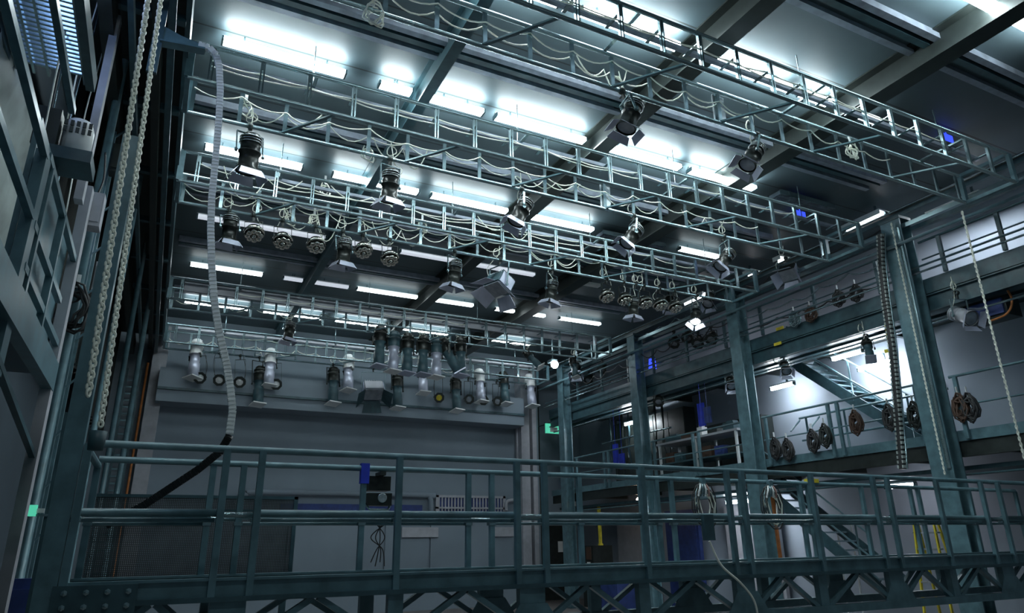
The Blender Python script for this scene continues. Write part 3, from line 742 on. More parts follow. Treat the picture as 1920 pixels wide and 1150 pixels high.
for i, (x, z, m) in enumerate(((GX + .1, 8.35, TEALD), (GX + .5, 8.6, DARK), (GX - .05, 8.0, GALV), (GX + .35, 8.05, TEALD), (GX + .8, 8.3, DARK))):
    lbl = ('teal steel rail over the column heads on the right', 'black steel rail high above the upper gallery', 'bright slim rail at the height of the truss ends on the right', 'dark teal rail behind the column heads', 'black rail close to the right wall under the ceiling')[i]
    tag(MB().box(x - .05, x + .05, YG0, YG1, z, z + .09).build('overhead_rail', m), lbl, 'rail')

# ------------------------------------------------ tubes and lamps on the right
def wall_tube(y0, y1, x, z, label, m=GLOWR, top=None):
    hw = .20 if z > 8.6 else .06  # high battens get a wide housing that shades the ceiling
    top = ZC if z > 8 else 6.24 if z > 6.1 else 6.24 if z > 5 else 3.2
    t = thing('wall_batten', label, 'lamp', (x, (y0 + y1) / 2, z), 'battens on the right side')
    MB().box(x - hw, x + hw, y0, y1, z + .045, z + .08).build('housing', WHITE, t)
    if hw > .1:
        for e in (-hw - .012, hw): MB().box(x + e, x + e + .012, y0, y1, z - .035, z + .08).build('light_skirt', WHITE, t)  # side skirts added to keep grazing light off the ceiling
    MB().box(x - .02, x + .02, y0 + .2, y0 + .24, z + .08, top or z + .3).build('hanger', GALV, t)
    MB().box(x - .04, x + .04, y0 + .02, y1 - .02, z - .04, z + .04).build('diffuser', m, t)
    MB().box(x - .045, x + .045, y0 - .02, y0 + .02, z - .045, z + .045).box(x - .045, x + .045, y1 - .02, y1 + .02, z - .045, z + .045).build('end_cap', GALV, t)
    return t


wall_tube(6.95, 8.1, 14.5, 8.70, 'brightest batten above the upper gallery, right of the nearest column')
wall_tube(8.5, 9.5, 13.55, 8.78, 'starry batten above the upper gallery, left of the nearest column', GLOWE)
wall_tube(11.3, 11.55, 13.55, 8.78, 'small starry lamp above the upper gallery, left one of the pair over the second bay', GLOWE)
wall_tube(12.3, 12.6, 13.55, 8.78, 'small starry lamp above the upper gallery, right one of the pair over the second bay', GLOWE)
wall_tube(14.2, 15.2, 13.55, 8.78, 'starry batten above the upper gallery, right of the third nearest column', GLOWE)
wall_tube(10.35, 11.2, 14.5, 6.22, 'long lit batten under the upper gallery above the stair')
wall_tube(10.1, 11.05, 15.2, 5.98, 'glaring batten on the right wall just below the stair head')
wall_tube(12.8, 13.6, 14.9, 5.99, 'glaring batten under the upper gallery beside the second nearest column')
wall_tube(19.0, 20.1, 14.6, 5.99, 'glaring batten under the upper gallery beside the third nearest column')
wall_tube(9.7, 10.4, 14.5, 3.1, 'glaring batten under the lower gallery behind the footbridge handrail', GLOWE)
wall_tube(14.2, 15.4, 14.5, 3.05, 'soft batten under the lower gallery behind the two cable bundles')
t = thing('bulkhead_lamp', 'warm round lamp under the lower gallery between the columns', 'lamp', (14.2, 19.0, 2.7))
p = at(1198, 938, 'x', 14.6)
MB().sphere(p, .09, 10).build('bulb', GLOWW, t); MB().box(p.x + .09, p.x + .16, p.y - .1, p.y + .1, p.z - .1, p.z + .1).build('housing', GALV, t)
t = thing('corner_lamp', 'glaring lamp at the right end of the second farthest truss', 'lamp', (12.5, 19, 7.2))
p = at(1040, 684, 'y', 20.2)
MB().sphere(p, .13, 10).build('bulb', GLOWR, t); MB().box(p.x - .12, p.x + .12, p.y, p.y + .3, p.z + .1, p.z + .2).build('housing', GALV, t)
MB().box(p.x - .015, p.x + .015, p.y + .1, p.y + .13, p.z + .2, ZC).build('hanger', GALV, t)

# lamps clamped to the long tube or rails on the right
def rlamp(kind, px, py, x, d, label, s=1.0, rise=.35, cat='spotlight', **kw):
    c = at(px, py, 'x', x)
    return lamp(kind, label, cat, 'lamps along the right galleries', c + V(0, 0, rise), c, d, s, **kw)


rlamp('flood', 1478, 515, 12.75, (-.6, -.2, -.7), 'floodlight with looped cables above the tube, left of the nearest column', .8, .42, 'floodlight')
rlamp('fresnel', 1803, 592, 13.0, (-.3, -.8, -.5), 'pale spotlight hanging right of the nearest column below the upper gallery', 1.0, .45, body=PILAS)
rlamp('fresnel', 1472, 688, 13.4, (-.4, -.5, -.8), 'small spotlight hanging under the upper gallery left of the stair', .8, .3)
rlamp('fresnel', 1370, 716, 13.4, (-.4, -.5, -.8), 'small spotlight hanging beside the second nearest column', .85, .3)
rlamp('profile', 1628, 655, 13.2, (-.5, -.4, -.8), 'boxy spotlight hanging under the upper gallery right of the long batten', .9, .3)
rlamp('par', 1235, 750, 13.3, (-.5, -.5, -.7), 'small lamp hanging right of the third nearest column', 1.2, .3)
rlamp('fresnel', 1080, 690, 12.8, (-.3, -.4, -.9), 'spotlight with a bluish front left of the farthest column head', 1.2, .4, lens=WHITE)
rlamp('fresnel', 1255, 566, 12.75, (-.4, -.4, -.8), 'dark spotlight beside the starry lamps over the third bay', 1.0, .35)
rlamp('fresnel', 1330, 560, 12.9, (-.5, -.2, -.8), 'dark spotlight with cables over the tube near the second nearest column', 1.0, .35)
for i, (x, y) in enumerate(((1105, 710), (1130, 690), (1265, 640), (1290, 630), (1310, 640), (1335, 632))):
    rlamp('par', x, y, 13.3, (-.6, -.3, -.7), 'small black lamp on the upper gallery rail, %s from left of the six' % ORD[i], 1.25, .3, 'lamp')

# ------------------------------------------------ cable coils on the rails
CO = [(1455, 830, 'first coil right of the second nearest column'), (1478, 832, 'second coil right of the second nearest column'), (1525, 815, 'black coil midway left of the double post'), (1548, 805, 'coil tied at the double post'), (1605, 780, 'round brown coil right of the double post'), (1668, 770, 'long dark coil beside the black plastic chain'), (1715, 765, 'coil half hidden by the nearest column'), (1800, 750, 'left coil right of the nearest column'), (1818, 750, 'right coil right of the nearest column')]
for i, (x, y, lb) in enumerate(CO):
    p = at(x, y, 'x', 13.1)
    coil('%s on the lower gallery rail' % lb, (13.06, p.y, min(p.z + .12, 4.8)), .15, 'coils on the lower gallery rail', (RUBBER, RUBBER, RUBBER, DARK, BROWN, RUBBER, DARK, BROWN, RUBBER)[i], n=16, axis=V(1, 0, 0), squash=1.8, rr=.016)
for i, (x, y, lb) in enumerate(((1572, 545, 'left dark coil on the upper gallery rail left of the nearest column'), (1605, 535, 'right dark coil on the upper gallery rail left of the nearest column'), (1490, 585, 'grey coil on the upper gallery rail above the tags'), (1520, 575, 'brown coil on the upper gallery rail above the tags'))):
    p = at(x, y, 'x', 13.1); coil(lb, (13.06, p.y, p.z), .15, 'coils on the upper gallery rail', (RUBBER, RUBBER, GALV, BROWN)[i], n=11, axis=V(1, 0, 0), squash=1.3, rr=.015)
for i, (x, y, lb) in enumerate(((1462, 616, 'upper yellow tag on the upper gallery edge'), (1458, 645, 'lower yellow tag on the upper gallery edge'), (1668, 657, 'yellow tag under the upper gallery beside the black plastic chain'))):
    p = at(x, y, 'x', 13.14); tag(MB().box(13.13, 13.155, p.y - .11, p.y + .11, p.z - .035, p.z + .035).box(13.14, 13.15, p.y - .005, p.y + .005, p.z, max(p.z + .03, 6.24)).build('yellow_tag', YELL), lb, 'tag')

for i, (y0, y1, z, x) in enumerate(((8.5, 12.4, 7.5, 13.0), (8.5, 12.2, 7.15, 13.1), (12.9, 16.8, 7.55, 13.0), (13.0, 16.6, 7.25, 13.25), (17.3, 21.0, 7.5, 13.0), (17.4, 20.8, 7.2, 13.2), (12.9, 16.7, 8.25, 13.1), (8.4, 12.3, 8.3, 13.1))):
    pts = [(x, y0 + (y1 - y0) * k / 5, z + random.uniform(-.06, .06)) for k in range(6)]
    tag(MB().tube(swag(pts, .1 + .04 * (i % 3)), .016, 5).build('black_cable', RUBBER if i % 3 else GALV), '%s cable sagging along the upper gallery rail, %s of the eight' % ('black' if i % 3 else 'grey', ORD[i]), 'cable', 'cables along the upper gallery')
for i, (x, z, m, lb) in enumerate(((12.92, 6.98, GALV, 'thin bright pipe along the edge of the upper gallery'), (12.98, 7.12, TEALD, 'dark teal pipe just above the edge of the upper gallery'), (13.3, 6.05, GALV, 'slim pale pipe under the upper gallery'), (12.95, 8.45, GALV, 'slim pale pipe high over the column heads'), (13.2, 3.1, TEALD, 'dark pipe under the lower gallery'))):
    tag(MB().tube([(x, 4.8, z), (x, 22.9, z)], .022, 6).build('long_pipe', m), lb, 'pipe')
t = thing('speaker_box', 'dark box with an orange cable hanging under the upper gallery at the right edge', 'box', at(1855, 590, 'x', 13.7))
p = at(1855, 588, 'x', 13.7)
MB().box(13.5, 13.95, p.y - .42, p.y + .38, p.z - .16, p.z + .2).build('body', DARK, t)
MB().box(13.45, 13.5, p.y - .38, p.y + .34, p.z - .12, p.z + .16).build('front_grille', BLUEW, t)
MB().box(13.7, 13.74, p.y - .02, p.y + .02, p.z + .2, 6.24).build('bracket', GALV, t)
MB().tube(bez([(13.44, p.y - .5, p.z + .35), (13.44, p.y - .56, p.z + .05), (13.44, p.y - .42, p.z - .17), (13.44, p.y - .1, p.z - .22)], 6), .02, 6).build('cable', ORANGE, t)

# ------------------------------------------------ stairs
def stair(label, p0, p1, x0, x1, group, n):
    """flight from p0 (top: y, z) to p1 (bottom: y, z)"""
    t = thing('staircase', label, 'stairs', ((x0 + x1) / 2, (p0[0] + p1[0]) / 2, min(p0[1], p1[1])), group)
    for x in (x0, x1): MB().bar((x, p0[0], p0[1]), (x, p1[0], p1[1]), .04, .26).build('stringer', TEALD, t)
    for k in range(n):
        f = (k + .5) / n; y = p0[0] + (p1[0] - p0[0]) * f; z = p0[1] + (p1[1] - p0[1]) * f
        MB().box(x0 + .02, x1 - .02, y - .13, y + .13, z, z + .035).build('tread', GALV, t)
    for x in (x0,):
        for h in (.5, 1.0): MB().tube([(x, p0[0], p0[1] + h), (x, p1[0], p1[1] + h)], .022, 8).build('handrail', TEAL, t)
        for f in (.1, .5, .9): MB().tube([(x, p0[0] + (p1[0] - p0[0]) * f, p0[1] + (p1[1] - p0[1]) * f), (x, p0[0] + (p1[0] - p0[0]) * f, p0[1] + (p1[1] - p0[1]) * f + 1.0)], .022, 8).build('baluster', TEAL, t)
    return t


stair('dark upper stair flight from the upper to the lower gallery along the right wall', (12.6, 6.5), (9.3, 3.82), 14.7, 15.5, 'stair flights on the right', 14)
stair('lower stair flight with pale treads under the lower gallery', (13.6, 3.6), (10.4, 1.1), 13.7, 14.6, 'stair flights on the right', 13)
# inner frame and rack behind the lower gallery rail
t = thing('tube_frame', 'low tubular frame with slanting braces behind the lower gallery rail', 'frame', (14.0, 10.5, 3.8))
for pts in ([(14.2, 12.2, 4.9), (14.2, 8.4, 4.9)], [(14.2, 12.2, 4.35), (14.2, 8.4, 4.35)]): MB().tube(pts, .025, 8).build('rail', TEAL, t)
for y in (12.0, 10.9, 9.6, 8.6): MB().tube([(14.2, y, 3.8), (14.2, y, 4.9)], .025, 8).build('post', TEAL, t)
for y in (12.2, 11.6): MB().tube([(14.2, y, 4.85), (13.5, y - .3, 4.5)], .02, 8).build('brace', TEAL, t)

# work table and shelving in the third bay
t = thing('work_table', 'long work table on the lower gallery between the middle columns', 'table', (13.9, 15.2, 3.8))
MB().box(13.45, 14.3, 13.6, 17.0, 4.78, 4.84).build('top', PILAS, t)
for x in (13.5, 14.25):
    for y in (13.7, 15.3, 16.9): MB().box(x - .03, x + .03, y - .03, y + .03, 3.8, 4.78).build('leg', WHITE, t)
MB().box(13.5, 14.25, 13.7, 16.9, 4.2, 4.24).build('shelf', TEALD, t)
ITEMS = [(13.7, 14.0, .16, .2, .25, TEALD, 'grey console'), (13.75, 14.6, .2, .15, .14, DARK, 'black console'), (13.7, 15.2, .1, .1, .32, WHITE, 'small white bottle'), (13.8, 15.7, .22, .28, .2, BROWN, 'brown case'), (13.75, 16.4, .2, .25, .22, TEALD, 'teal case')]
for i, (x, y, a, b, h, m, n) in enumerate(ITEMS):
    tag(MB().box(x - a, x + a, y - b, y + b, 4.845, 4.845 + h * .8).box(x - a * .6, x + a * .6, y - b * .6, y + b * .6, 4.845 + h * .8, 4.845 + h).build('equipment_case' if 'case' in n or 'console' in n else 'bottle', m), '%s on the work table of the lower gallery' % n, 'case' if 'bottle' not in n else 'bottle', 'things on the work table')
k = 0
for y in (14.0, 14.5, 15.0, 15.7, 16.2, 16.6):
    tag(MB().box(13.6, 14.15, y - .18, y + .18, 4.245, 4.245 + .2 + .05 * (k % 3)).box(13.58, 13.6, y - .1, y + .1, 4.3, 4.36).build('storage_box', (DARK, BLUEW, BROWN, DARK, TEALD, BROWN)[k]), '%s storage box on the shelf under the work table, %s from right' % (('black', 'blue', 'brown', 'black', 'teal', 'brown')[k], ORD[k]), 'box', 'boxes under the work table'); k += 1
for i, (y, z0, z1, m, lb) in enumerate(((19.3, 4.45, 5.15, BLUE, 'left blue cloth strip hung on the lower gallery between the farthest columns'), (18.95, 4.3, 4.8, BLUE, 'right blue cloth strip hung on the lower gallery between the farthest columns'), (15.0, 5.1, 5.75, BLUE, 'blue cloth strip hanging above the work table'), (14.75, 5.15, 5.6, BLUEW, 'dark blue cloth strip hanging above the work table'))):
    mb = MB(); n = 10; vs = []; fs = []
    for k in range(n + 1):
        for z in (z0, z1): vs.append((13.55 + .03 * math.sin(k * 1.9), y - .14 + .28 * k / n, z))
    for k in range(n): fs.append((2 * k, 2 * k + 2, 2 * k + 3, 2 * k + 1))
    tag(mb.add(vs, fs).add([(v[0] + .02, v[1], v[2]) for v in vs], [f[::-1] for f in fs]).box(13.55, 13.56, y - .005, y + .005, z1 - .02, 6.36).build('hanging_cloth', m), lb, 'cloth')
t = thing('blue_lamp', 'deep blue lamp on the upper gallery right of the third nearest column', 'lamp', (13.2, 16.3, 7.1))
p = at(1223, 682, 'x', 13.2); MB().lathe(p, V(0, 0, -1), [(-.14, 0), (-.14, .1), (.16, .13), (.16, 0)], 10).build('body', BLED, t); MB().box(p.x, p.x + .1, p.y - .03, p.y + .03, p.z + .12, p.z + .2).build('bracket', DARK, t)
# tools and clutter hanging behind the far rail
for i in range(9):
    y = 18.0 + .38 * i
    tag(MB().tube(bez([(14.6, y, 6.62), (14.6, y, 5.53), (14.58, y + .05, 5.1), (14.6, y - .02, 4.7), (14.56, y + .03, 4.2 + .1 * (i % 3))], 5), [.03 + .012 * math.sin(j * .8 + i) for j in range(21)], 7).build('hanging_strap', (DARK, RUBBER, TEALD)[i % 3]), 'dark strap hanging behind the farthest bay rail, %s from right' % ORD[i], 'strap', 'straps hanging in the farthest bay')
tag(MB().tube([(14.6, 17.6, 5.52), (14.6, 21.6, 5.52)], .03, 8).box(14.59, 14.61, 18, 18.02, 5.54, 6.41).box(14.59, 14.61, 21, 21.02, 5.54, 6.41).build('hanging_rail', GALV), 'rail carrying the dark straps in the farthest bay', 'rail')
# dark panels standing on the galleries
for i, (y0, y1, z0, z1, x, m, lb) in enumerate(((17.4, 21.4, 3.8, 6.2, 15.0, DARK, 'dark cupboard row on the lower gallery in the farthest bay'), (14.2, 16.8, 3.8, 5.4, 15.0, DARK, 'dark equipment rack behind the work table'))):
    t = thing('cupboard', lb, 'cupboard', (x, (y0 + y1) / 2, z0))
    MB().box(x, x + .45, y0, y1, z0, z1).build('body', m, t)
    nd = max(2, int((y1 - y0) / .7))
    for k in range(nd):
        a = y0 + (y1 - y0) * k / nd + .02; b = y0 + (y1 - y0) * (k + 1) / nd - .02
        dd = MB().box(x - .025, x, a, b, z0 + .05, z1 - .05).build('door', m, t)
        sub('handle', MB().box(x - .05, x - .025, b - .08, b - .05, (z0 + z1) / 2 - .1, (z0 + z1) / 2 + .1), ALU, dd)

# ------------------------------------------------ chains and ropes on the right
def energy_chain(label, pts, wd, th, m, cat='cable chain', name='plastic_cable_chain', up=V(0, 1, 0)):
    mb = MB(); pts = [Vector(p) for p in pts]
    L = 0; out = []
    step = wd * .62
    for a, b in zip(pts[:-1], pts[1:]):
        n = max(1, int((b - a).length / step + .5))
        for k in range(n): out.append((a.lerp(b, k / n), a.lerp(b, (k + 1) / n)))
    for i, (a, b) in enumerate(out):
        g = (b - a) * .44; c = (a + b) / 2
        d, s, u = frame(b - a, up)
        mb.obox(c, d, s, u, (b - a).length * .98, wd * .8, th * .8)
        mb.obox(c + s * wd * .46, d, s, u, (b - a).length * .8, wd * .12, th); mb.obox(c - s * wd * .46, d, s, u, (b - a).length * .8, wd * .12, th)
        mb.obox(c, d, s, u, (b - a).length * .35, wd, th * 1.05)
    return tag(mb.build(name, m), label, cat)


pts = [at(x, y, 'x', 12.66) for x, y in ((1651, 440), (1653, 500), (1660, 560), (1667, 610), (1674, 660), (1681, 740), (1686, 800), (1692, 880))]
t = thing('plastic_cable_chain', 'black and grey plastic cable chain hanging left of the nearest column', 'cable chain', (12.66, pts[0].y, pts[0].z))
mb = MB(); mc = [MB(), MB()]
for a, b in zip(pts[:-1], pts[1:]):
    n = max(1, int((b - a).length / .085 + .5))
    for k in range(n):
        c = V(12.66, (a.lerp(b, (k + .5) / n)).y, a.lerp(b, (k + .5) / n).z)
        mb.box(c.x - .04, c.x + .04, c.y - .05, c.y + .05, c.z - .046, c.z + .046)
        for e in (-.065, .035): mc[e > 0].box(c.x - .052, c.x + .05, c.y + e, c.y + e + .03, c.z - .026, c.z + .026)
mb.build('inner_links', RUBBER, t); mc[0].build('side_links', CHLINK, t); mc[1].build('side_links', CHLINK, t)
tag(MB().tube([p + V(.02, -.085, 0) for p in pts], .016, 6).build('guide_rope', GALV), 'pale rope hanging beside the black plastic cable chain', 'rope')

def link_chain(label, p, q, r, wl, m, sway=0.0, name='link_chain'):
    """chain of real interlocking links"""
    mb = MB(); p = Vector(p); q = Vector(q); d = (q - p); n = int(d.length / (wl * .72)); d.normalize()
    _, s, u = frame(d)
    for k in range(n):
        f = (k + .5) / n; c = p.lerp(q, f) + V(0, sway * math.sin(PI * f), 0)
        a, b = (s, u) if k % 2 else (u, s)
        a = (a * .85 + b * .5).normalized()
        pts = [c + d * (wl * .5 * math.cos(t)) + a * (wl * .32 * math.sin(t)) for t in [2 * PI * j / 10 for j in range(10)]]
        mb.tube(pts, r, 5, True)
    return tag(mb.build(name, m), label, 'chain')


a = at(1836, 470, 'x', 12.4); b = at(1922, 865, 'x', 12.4)
link_chain('bright link chain hanging free at the right edge', V(12.4, 6.38, 7.6), V(12.4, 6.38, b.z), .012, .065, CHAIN)
a = at(1692, 433, 'x', 12.78); b = at(1775, 890, 'x', 12.78)
link_chain('bright link chain hanging down the front of the nearest column', V(12.70, 7.90, 8.1), V(12.70, 7.90, b.z), .011, .06, CHAIN)

# ------------------------------------------------ under the lower gallery
t = thing('step_ladder', 'yellow step ladder standing under the lower gallery behind the footbridge', 'ladder', (13.6, 9.0, 0))
for y in (8.75, 9.35):
    MB().bar((13.4, y, 0), (13.55, y + (.1 if y < 9 else -.1), 2.4), .05, .03).build('leg', YELL, t)
    MB().bar((14.0, y, 0), (13.65, y + (.1 if y < 9 else -.1), 2.4), .05, .03).build('leg', YELL, t)
for k in range(7): MB().box(13.4 + .02 * k, 13.5 + .02 * k, 8.8, 9.3, .3 + .3 * k, .33 + .3 * k).build('step', ALU, t)
t = thing('flight_case', 'black case with pale label standing on the stage right of the dark door', 'case', (13.9, 21.2, 0))
MB().box(13.5, 14.3, 20.9, 21.6, .0, 1.95).build('body', DARK, t); MB().box(13.48, 13.5, 21.0, 21.3, 1.5, 1.9).build('panel', BROWN, t); MB().box(13.47, 13.48, 21.05, 21.25, 1.35, 1.42).build('label_plate', WHITE, t)
tag(MB().lathe((13.7, 19.9, 1.0), (0, 0, 1), [(0, .0), (0, .5), (.15, .48), (.3, .3), (.38, .0)], 14).build('covered_heap', PINK), 'dusty pink cloth heap beside the black case', 'cloth')
tag(MB().box(13.3, 14.2, 19.3, 20.5, 0, .995).build('low_crate', BLUEW), 'blue crate under the pink cloth heap', 'crate')
for i, (y, z0, z1, m, lb) in enumerate(((20.6, 1.95, 3.2, YELL, 'yellow striped post above the black case'), (13.2, 1.4, 3.3, PINK, 'pink hanging straps behind the right cable bundle'), (12.9, 1.3, 3.3, ORANGE, 'orange hanging strap behind the right cable bundle'), (13.6, 1.4, 3.4, PILAS, 'pale hanging straps behind the right cable bundle'))):
    tag(MB().box(13.6, 13.66, y - .06, y + .06, z0, z1).box(13.58, 13.68, y - .08, y + .08, z0, z0 + .06).build('hanging_strap', m), lb, 'strap')
for i, y in enumerate((12.0, 11.6)):
    tag(MB().tube([(14.6, y, 0), (14.75, y + .05, 2.35)], .022, 6).build('leaning_pole', WHITE), 'white pole leaning under the lower stair flight, %s one' % ('left', 'right')[i], 'pole')
for i, (y0, y1, m, lb) in enumerate(((17.6, 19.2, BLUEW, 'blue panel against the right wall in the farthest bay'), (14.4, 16.4, PILAS, 'pale panel against the right wall below the work table'), (20.0, 22.0, PILAS, 'pale panel against the right wall beside the black case'))):
    tag(MB().box(15.3, 15.42, y0, y1, 0, 3.0).box(15.28, 15.3, y0 + .1, y1 - .1, .1, 2.9).build('wall_panel', m), lb, 'panel')

# ================================================================== LEFT SIDE
LX = -1.13
t = thing('left_gallery', 'teal steel gallery on the left edge with slanting handrails', 'gallery', (LX, 6, 3.6))
def lp(n, mb, m=TEAL): return mb.build(n, m, t)
lp('deck_beam', MB().box(LX - .05, LX + .05, 3.2, 8.4, 3.57, 3.86))
lp('deck', MB().box(XL - .28, LX - .05, 3.2, 8.4, 3.74, 3.80), TEALD)
for z, y0, y1, m in ((4.95, 3.2, 5.86, TEAL), (5.76, 4.4, 6.5, TEAL), (4.42, 4.0, 5.85, TEAL), (4.40, 5.95, 7.9, TEAL), (5.0, 5.95, 8.3, TEAL), (4.05, 5.95, 8.3, TEAL)):
    lp('handrail', MB().bar((LX, y0, z), (LX, y1, z), .05, .06), m)
lp('post', MB().box(LX - .06, LX + .02, 5.82, 6.02, 3.2, 4.98))
lp('post', MB().box(LX - .03, LX + .03, 6.12, 6.18, 3.6, 4.98))
lp('post', MB().box(LX - .06, LX + .04, 8.28, 8.46, 0, 5.9), PILAS)
lp('post', MB().box(LX - .03, LX + .03, 7.1, 7.16, 3.86, 5.0))
lp('post', MB().box(LX - .05, LX + .03, 7.8, 7.95, 5.5, 7.9), PILAS)
lp('side_panel', MB().box(LX - .12, LX - .08, 5.9, 8.3, 3.86, 5.3))
lp('lower_brace', MB().bar((LX, 4.2, 3.55), (LX, 8.3, 2.9), .05, .05), TEALD)
lp('lower_panel', MB().box(LX - .3, LX - .26, 3.4, 7.4, 0.2, 3.0), TEALD)
# masts and boxes between the gallery and the stage edge
t = thing('guide_mast', 'dark upright mast at the left end of the footbridge', 'mast', (-.8, 8.15, 0))
MB().box(-.90, -.72, 8.0, 8.3, 0, 3.3).build('shaft', TEALD, t); MB().box(-.72, -.69, 8.05, 8.12, 0, 3.3).build('guide_rail', TEAL, t)
t = thing('left_tower', 'slender blue-grey lattice mast behind the two chains', 'mast', (-1.1, 10, 0))
for x, y in ((-1.2, 10.0), (-.95, 10.0), (-1.2, 10.35)): MB().box(x - .03, x + .03, y - .03, y + .03, 0, 8.6).build('leg', TEAL, t)
for k in range(14): MB().bar((-1.2, 10.0, .3 + .6 * k), (-.95, 10.0, .6 + .6 * k), .03, .02).build('lacing', TEAL, t)
t = thing('winch_unit', 'pale ventilated winch housing on the left gallery', 'winch', (-1.05, 7.4, 5.9))
c = at(145, 262, 'x', -1.12)
MB().lathe((-1.12, c.y, c.z - .2), (0, 0, 1), [(0, 0), (0, .13), (.3, .13), (.38, .1), (.42, 0)], 14).build('motor_cover', WHITE, t)
mb = MB()
for k in range(5):
    for j in range(2): mb.box(-1.13 + .05 * k - .1, -1.1 + .05 * k - .1, c.y - .135, c.y - .12, c.z + .0 + .07 * j, c.z + .055 + .07 * j)
mb.build('vent', DARK, t)
MB().box(-1.3, -.95, c.y - .2, c.y + .2, c.z - .32, c.z - .2).build('base', TEALD, t)
MB().box(-1.45, -1.26, c.y - .15, c.y + .15, c.z - .2, c.z + .2).build('gear_box', DARK, t)
MB().bar((-1.25, c.y, c.z - .3), (-1.4, c.y + .4, c.z - 1.2), .05, .05).build('bracket', TEALD, t)
# sheet wrapped over the left wall
mb = MB(); vs = []; fs = []
for i in range(13):
    for j in range(19):
        vs.append((XL - .02 + .05 * math.sin(j * .9 + .3 * math.sin(i)) + .02 * math.sin(i * 2.1 + j), 6.8 + i * .27, 4.5 + j * .14))
for i in range(12):
    for j in range(18): fs.append((i * 19 + j, (i + 1) * 19 + j, (i + 1) * 19 + j + 1, i * 19 + j + 1))
tag(mb.add(vs, fs, True).add([(v[0] - .02, v[1], v[2]) for v in vs], [f[::-1] for f in fs], True).build('folded_sheet', FOIL), 'pale wrinkled sheet hanging on the left wall behind the handrails', 'cloth')
# blue-lit grating and its tubes at the upper left
t = thing('floor_grating', 'blue-lit metal grating overhead in the upper left corner', 'grating', (-1.6, 6, 6.7))
mb = MB()
for k in range(46): mb.box(-1.85, -1.25, 4.2 + .07 * k, 4.225 + .07 * k, 6.7, 6.74)
for x in (-1.85, -1.7, -1.57, -1.42, -1.25): mb.box(x - .012, x + .012, 4.1, 7.5, 6.68, 6.74)
mb.build('bars', GALV, t)
MB().box(-1.95, -1.87, 4.1, 7.5, 6.62, 6.8).box(-1.23, -1.15, 4.1, 7.5, 6.62, 6.8).build('edge_beam', TEALD, t)
batten(4.4, 7.2, -1.55, 7.5, 'blue tube above the grating in the upper left corner', GLOWB, 'blue tubes', axis='y')
# upper side gantry along the left edge
t = thing('side_gantry', 'dark gantry of long beams over the left edge of the stage', 'gantry', (-.8, 14, 7.7))
for x, z, a, b, m in ((-.40, 7.95, .06, .30, TEALD), (-.55, 7.72, .08, .06, TEALD), (-.72, 7.8, .10, .25, DARK), (-.95, 7.6, .06, .12, TEALD), (-1.2, 7.6, .14, .4, DARK)):
    MB().box(x - a / 2, x + a / 2, 5.0, YB - .55, z, z + b).build('beam', m, t)
MB().box(-1.6, -.40, 5.0, YB - .55, 8.26, 8.3).build('soffit', DARK, t)
for k in range(9): MB().box(-1.3, -.42, 5.6 + 2 * k, 5.7 + 2 * k, 7.9, 8.0).build('cross_member', TEALD, t)
# dark drapes filling the left side above the opening
for i, (y0, y1, z0) in enumerate(((9.5, 13.0, 5.4), (13.2, 17.6, 5.2), (17.8, 23.3, 5.0))):
    mb = MB(); vs = []; fs = []; n = int((y1 - y0) / .1)
    for k in range(n + 1):
        x = -1.62 + .07 * math.sin(k * 1.25)
        vs += [(x, y0 + .1 * k, z0), (x, y0 + .1 * k, 8.25)]
    for k in range(n): fs.append((2 * k, 2 * k + 2, 2 * k + 3, 2 * k + 1))
    tag(mb.add(vs, fs, True).add([(v[0] - .02, v[1], v[2]) for v in vs], [f[::-1] for f in fs], True).build('black_drape', DRAPE), 'black drape hanging along the left side, %s from the camera' % ('nearest', 'middle one', 'farthest')[i], 'drape', 'drapes on the left side')
# vertical cables and pipes on the left
for i, (x, y, z0, z1, r, m, lb) in enumerate(((-1.15, 9.2, 0, 8.6, .05, TEAL, 'pale teal pipe left of the two chains'), (-.98, 12.5, 0, 8.6, .045, TEAL, 'blue-grey pipe behind the right chain'), (-.9, 15.5, 0, 8.2, .05, TEALD, 'dark teal pipe in the middle of the left side'), (-.8, 19.0, 0, 8.2, .06, TEAL, 'teal pipe near the far end of the left side'), (-1.35, 11.2, 0, 8.6, .06, PILAS, 'pale grey pipe beside the lattice mast'))):
    tag(MB().tube([(x, y, z0), (x, y, z1)], r, 8).build('riser_pipe', m), lb, 'pipe', 'pipes on the left side')
for i in range(7):
    y = 6.7 + .32 * i; x = -1.35 - .04 * (i % 3)
    tag(MB().tube(bez([(x, y, 9.0), (x + .02, y + .02, 8.0), (x - .02, y + .01, 7.0), (x + .01, y, 5.6)], 5), .008, 5).build('hanging_cable', (CREAM, RUBBER, GALV)[i % 3]), 'thin cable hanging beside the blue grating, %s from left' % ORD[i], 'cable', 'cables in the upper left')
for i, (y, z, lb, m) in enumerate(((8.562, 5.5, 'pale control box beside the winch on the left', PILAS), (10.6, 5.4, 'grey junction box on the lattice mast', PILAS), (10.48, 4.3, 'dark junction box low on the lattice mast', DARK), (9.9, 6.9, 'black motor above the lattice mast', DARK))):
    t = thing('junction_box', lb, 'box', (-1.0, y, z)); MB().box(-1.16, -.98, y - .1, y + .1, z, z + .42).build('body', m, t); MB().box(-1.14, -1.0, y - .115, y - .1, z + .05, z + .37).build('cover', m, t)
    MB().tube(bez([(-1.07, y, z + .42), (-1.05, y + .1, z + .7), (-1.1, y + .2, z + 1.1)], 5), .012, 5).build('cable', RUBBER, t)
tag(coil('black cable bundle hung on the left behind the left chain', (-1.15, 9.12, 5.0), .2, None, RUBBER, n=9, axis=V(.3, 1, 0), squash=1.7, rr=.016), 'black cable bundle hung on the left behind the left chain', 'cable')
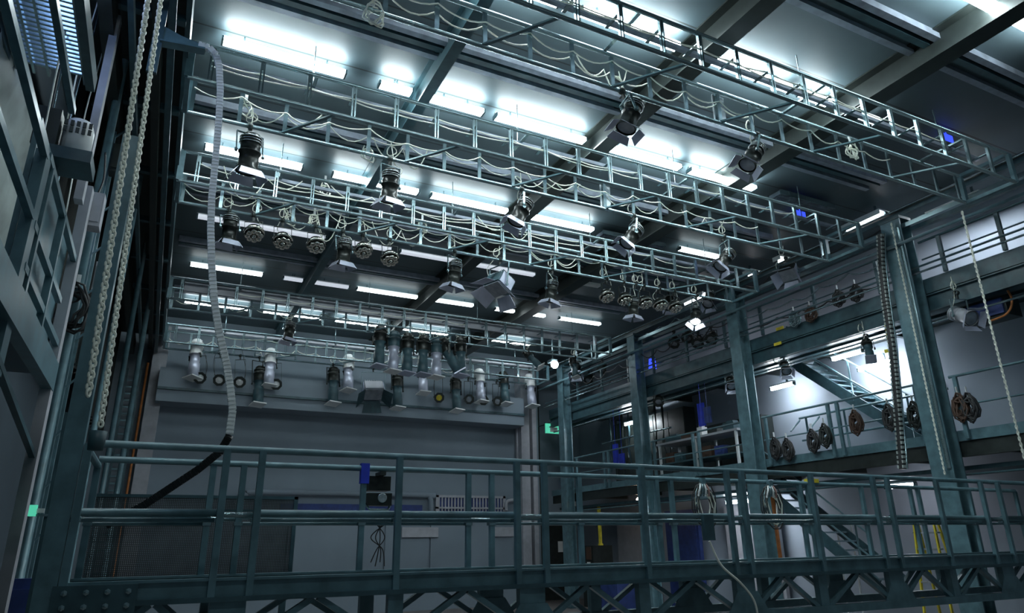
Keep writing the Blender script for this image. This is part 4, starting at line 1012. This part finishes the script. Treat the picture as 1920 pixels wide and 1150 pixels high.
# the two hoist chains
link_chain('left one of the two bright hoist chains hanging on the left', V(at(279, -12, 'y', 5.6).x, 5.6, at(279, -12, 'y', 5.6).z), V(at(165, 742, 'y', 5.6).x, 5.6, at(165, 742, 'y', 5.6).z), .0105, .058, CHAIN, name='hoist_chain')
link_chain('right one of the two bright hoist chains hanging on the left', V(at(303, -12, 'y', 5.6).x, 5.6, at(303, -12, 'y', 5.6).z), V(at(188, 800, 'y', 5.6).x, 5.6, at(188, 800, 'y', 5.6).z), .009, .05, CHAIN, name='hoist_chain')
t = thing('chain_bag', 'grey chain bucket at the foot of the right hoist chain', 'bucket', at(190, 800, 'y', 5.6))
p = at(184, 812, 'y', 5.62); MB().lathe(p - V(0, 0, .12), (0, 0, 1), [(0, 0), (0, .05), (.13, .06), (.13, .05), (.02, .04), (.02, 0)], 10).build('bucket', TEALD, t)
# white cable chain of the footbridge with its bracket
yc = 7.2
t = thing('cable_chain_bracket', 'teal triangular bracket carrying the white cable chain', 'bracket', at(340, 75, 'y', yc))
q = [at(x, y, 'y', yc) for x, y in ((304, 48), (340, 68), (382, 86), (380, 96), (306, 82))]
MB().plate(q, .02).build('gusset', TEAL, t)
a = at(300, 80, 'y', yc); b = at(384, 96, 'y', yc)
MB().bar(a, b, .12, .02).build('arm', TEAL, t)
MB().bar(V(a.x - .03, yc, a.z - .4), V(a.x - .03, yc, a.z + .6), .1, .04).build('mount', TEALD, t)
q = [at(x, y, 'y', yc) for x, y in ((372, 84), (392, 90), (405, 104), (411, 125), (413, 170), (410, 230), (404, 300), (397, 370), (395, 430), (397, 500), (401, 560), (410, 620), (424, 680), (432, 730), (436, 770), (430, 815))]
energy_chain('white plastic cable chain arching down from the bracket on the left', q, .066, .05, WHITE, name='white_cable_chain')
q = [at(x, y, 'y', 7.2 + .14 * i) for i, (x, y) in enumerate(((430, 818), (412, 848), (370, 882), (320, 915), (270, 948), (200, 985)))]
energy_chain('dark cable chain sloping down behind the left railing of the footbridge', q, .07, .05, RUBBER, name='dark_cable_chain')
# blue panel and indicator lamp at the lower left
tag(MB().box(-1.25, -.88, 8.9, 9.0, 0, 1.75).box(-1.22, -.91, 8.87, 8.9, .1, 1.65).build('blue_door_leaf', BLUEW), 'blue panel low on the left behind the pale post', 'panel')
p = at(62, 958, 'y', 7.98)
t = thing('small_lamp', 'small green indicator lamp low on the dark mast at the left', 'lamp', p)
MB().box(p.x - .03, p.x + .03, 7.94, 8.0, p.z - .05, p.z + .05).build('body', GREENS, t); MB().box(p.x + .03, -.86, 7.97, 8.01, p.z - .05, p.z - .03).build('arm', GALV, t); MB().box(p.x + .03, p.x + .09, 7.95, 8.0, p.z - .02, p.z + .02).build('reflector', WHITE, t)

for e in PARENTS: del e['_o']
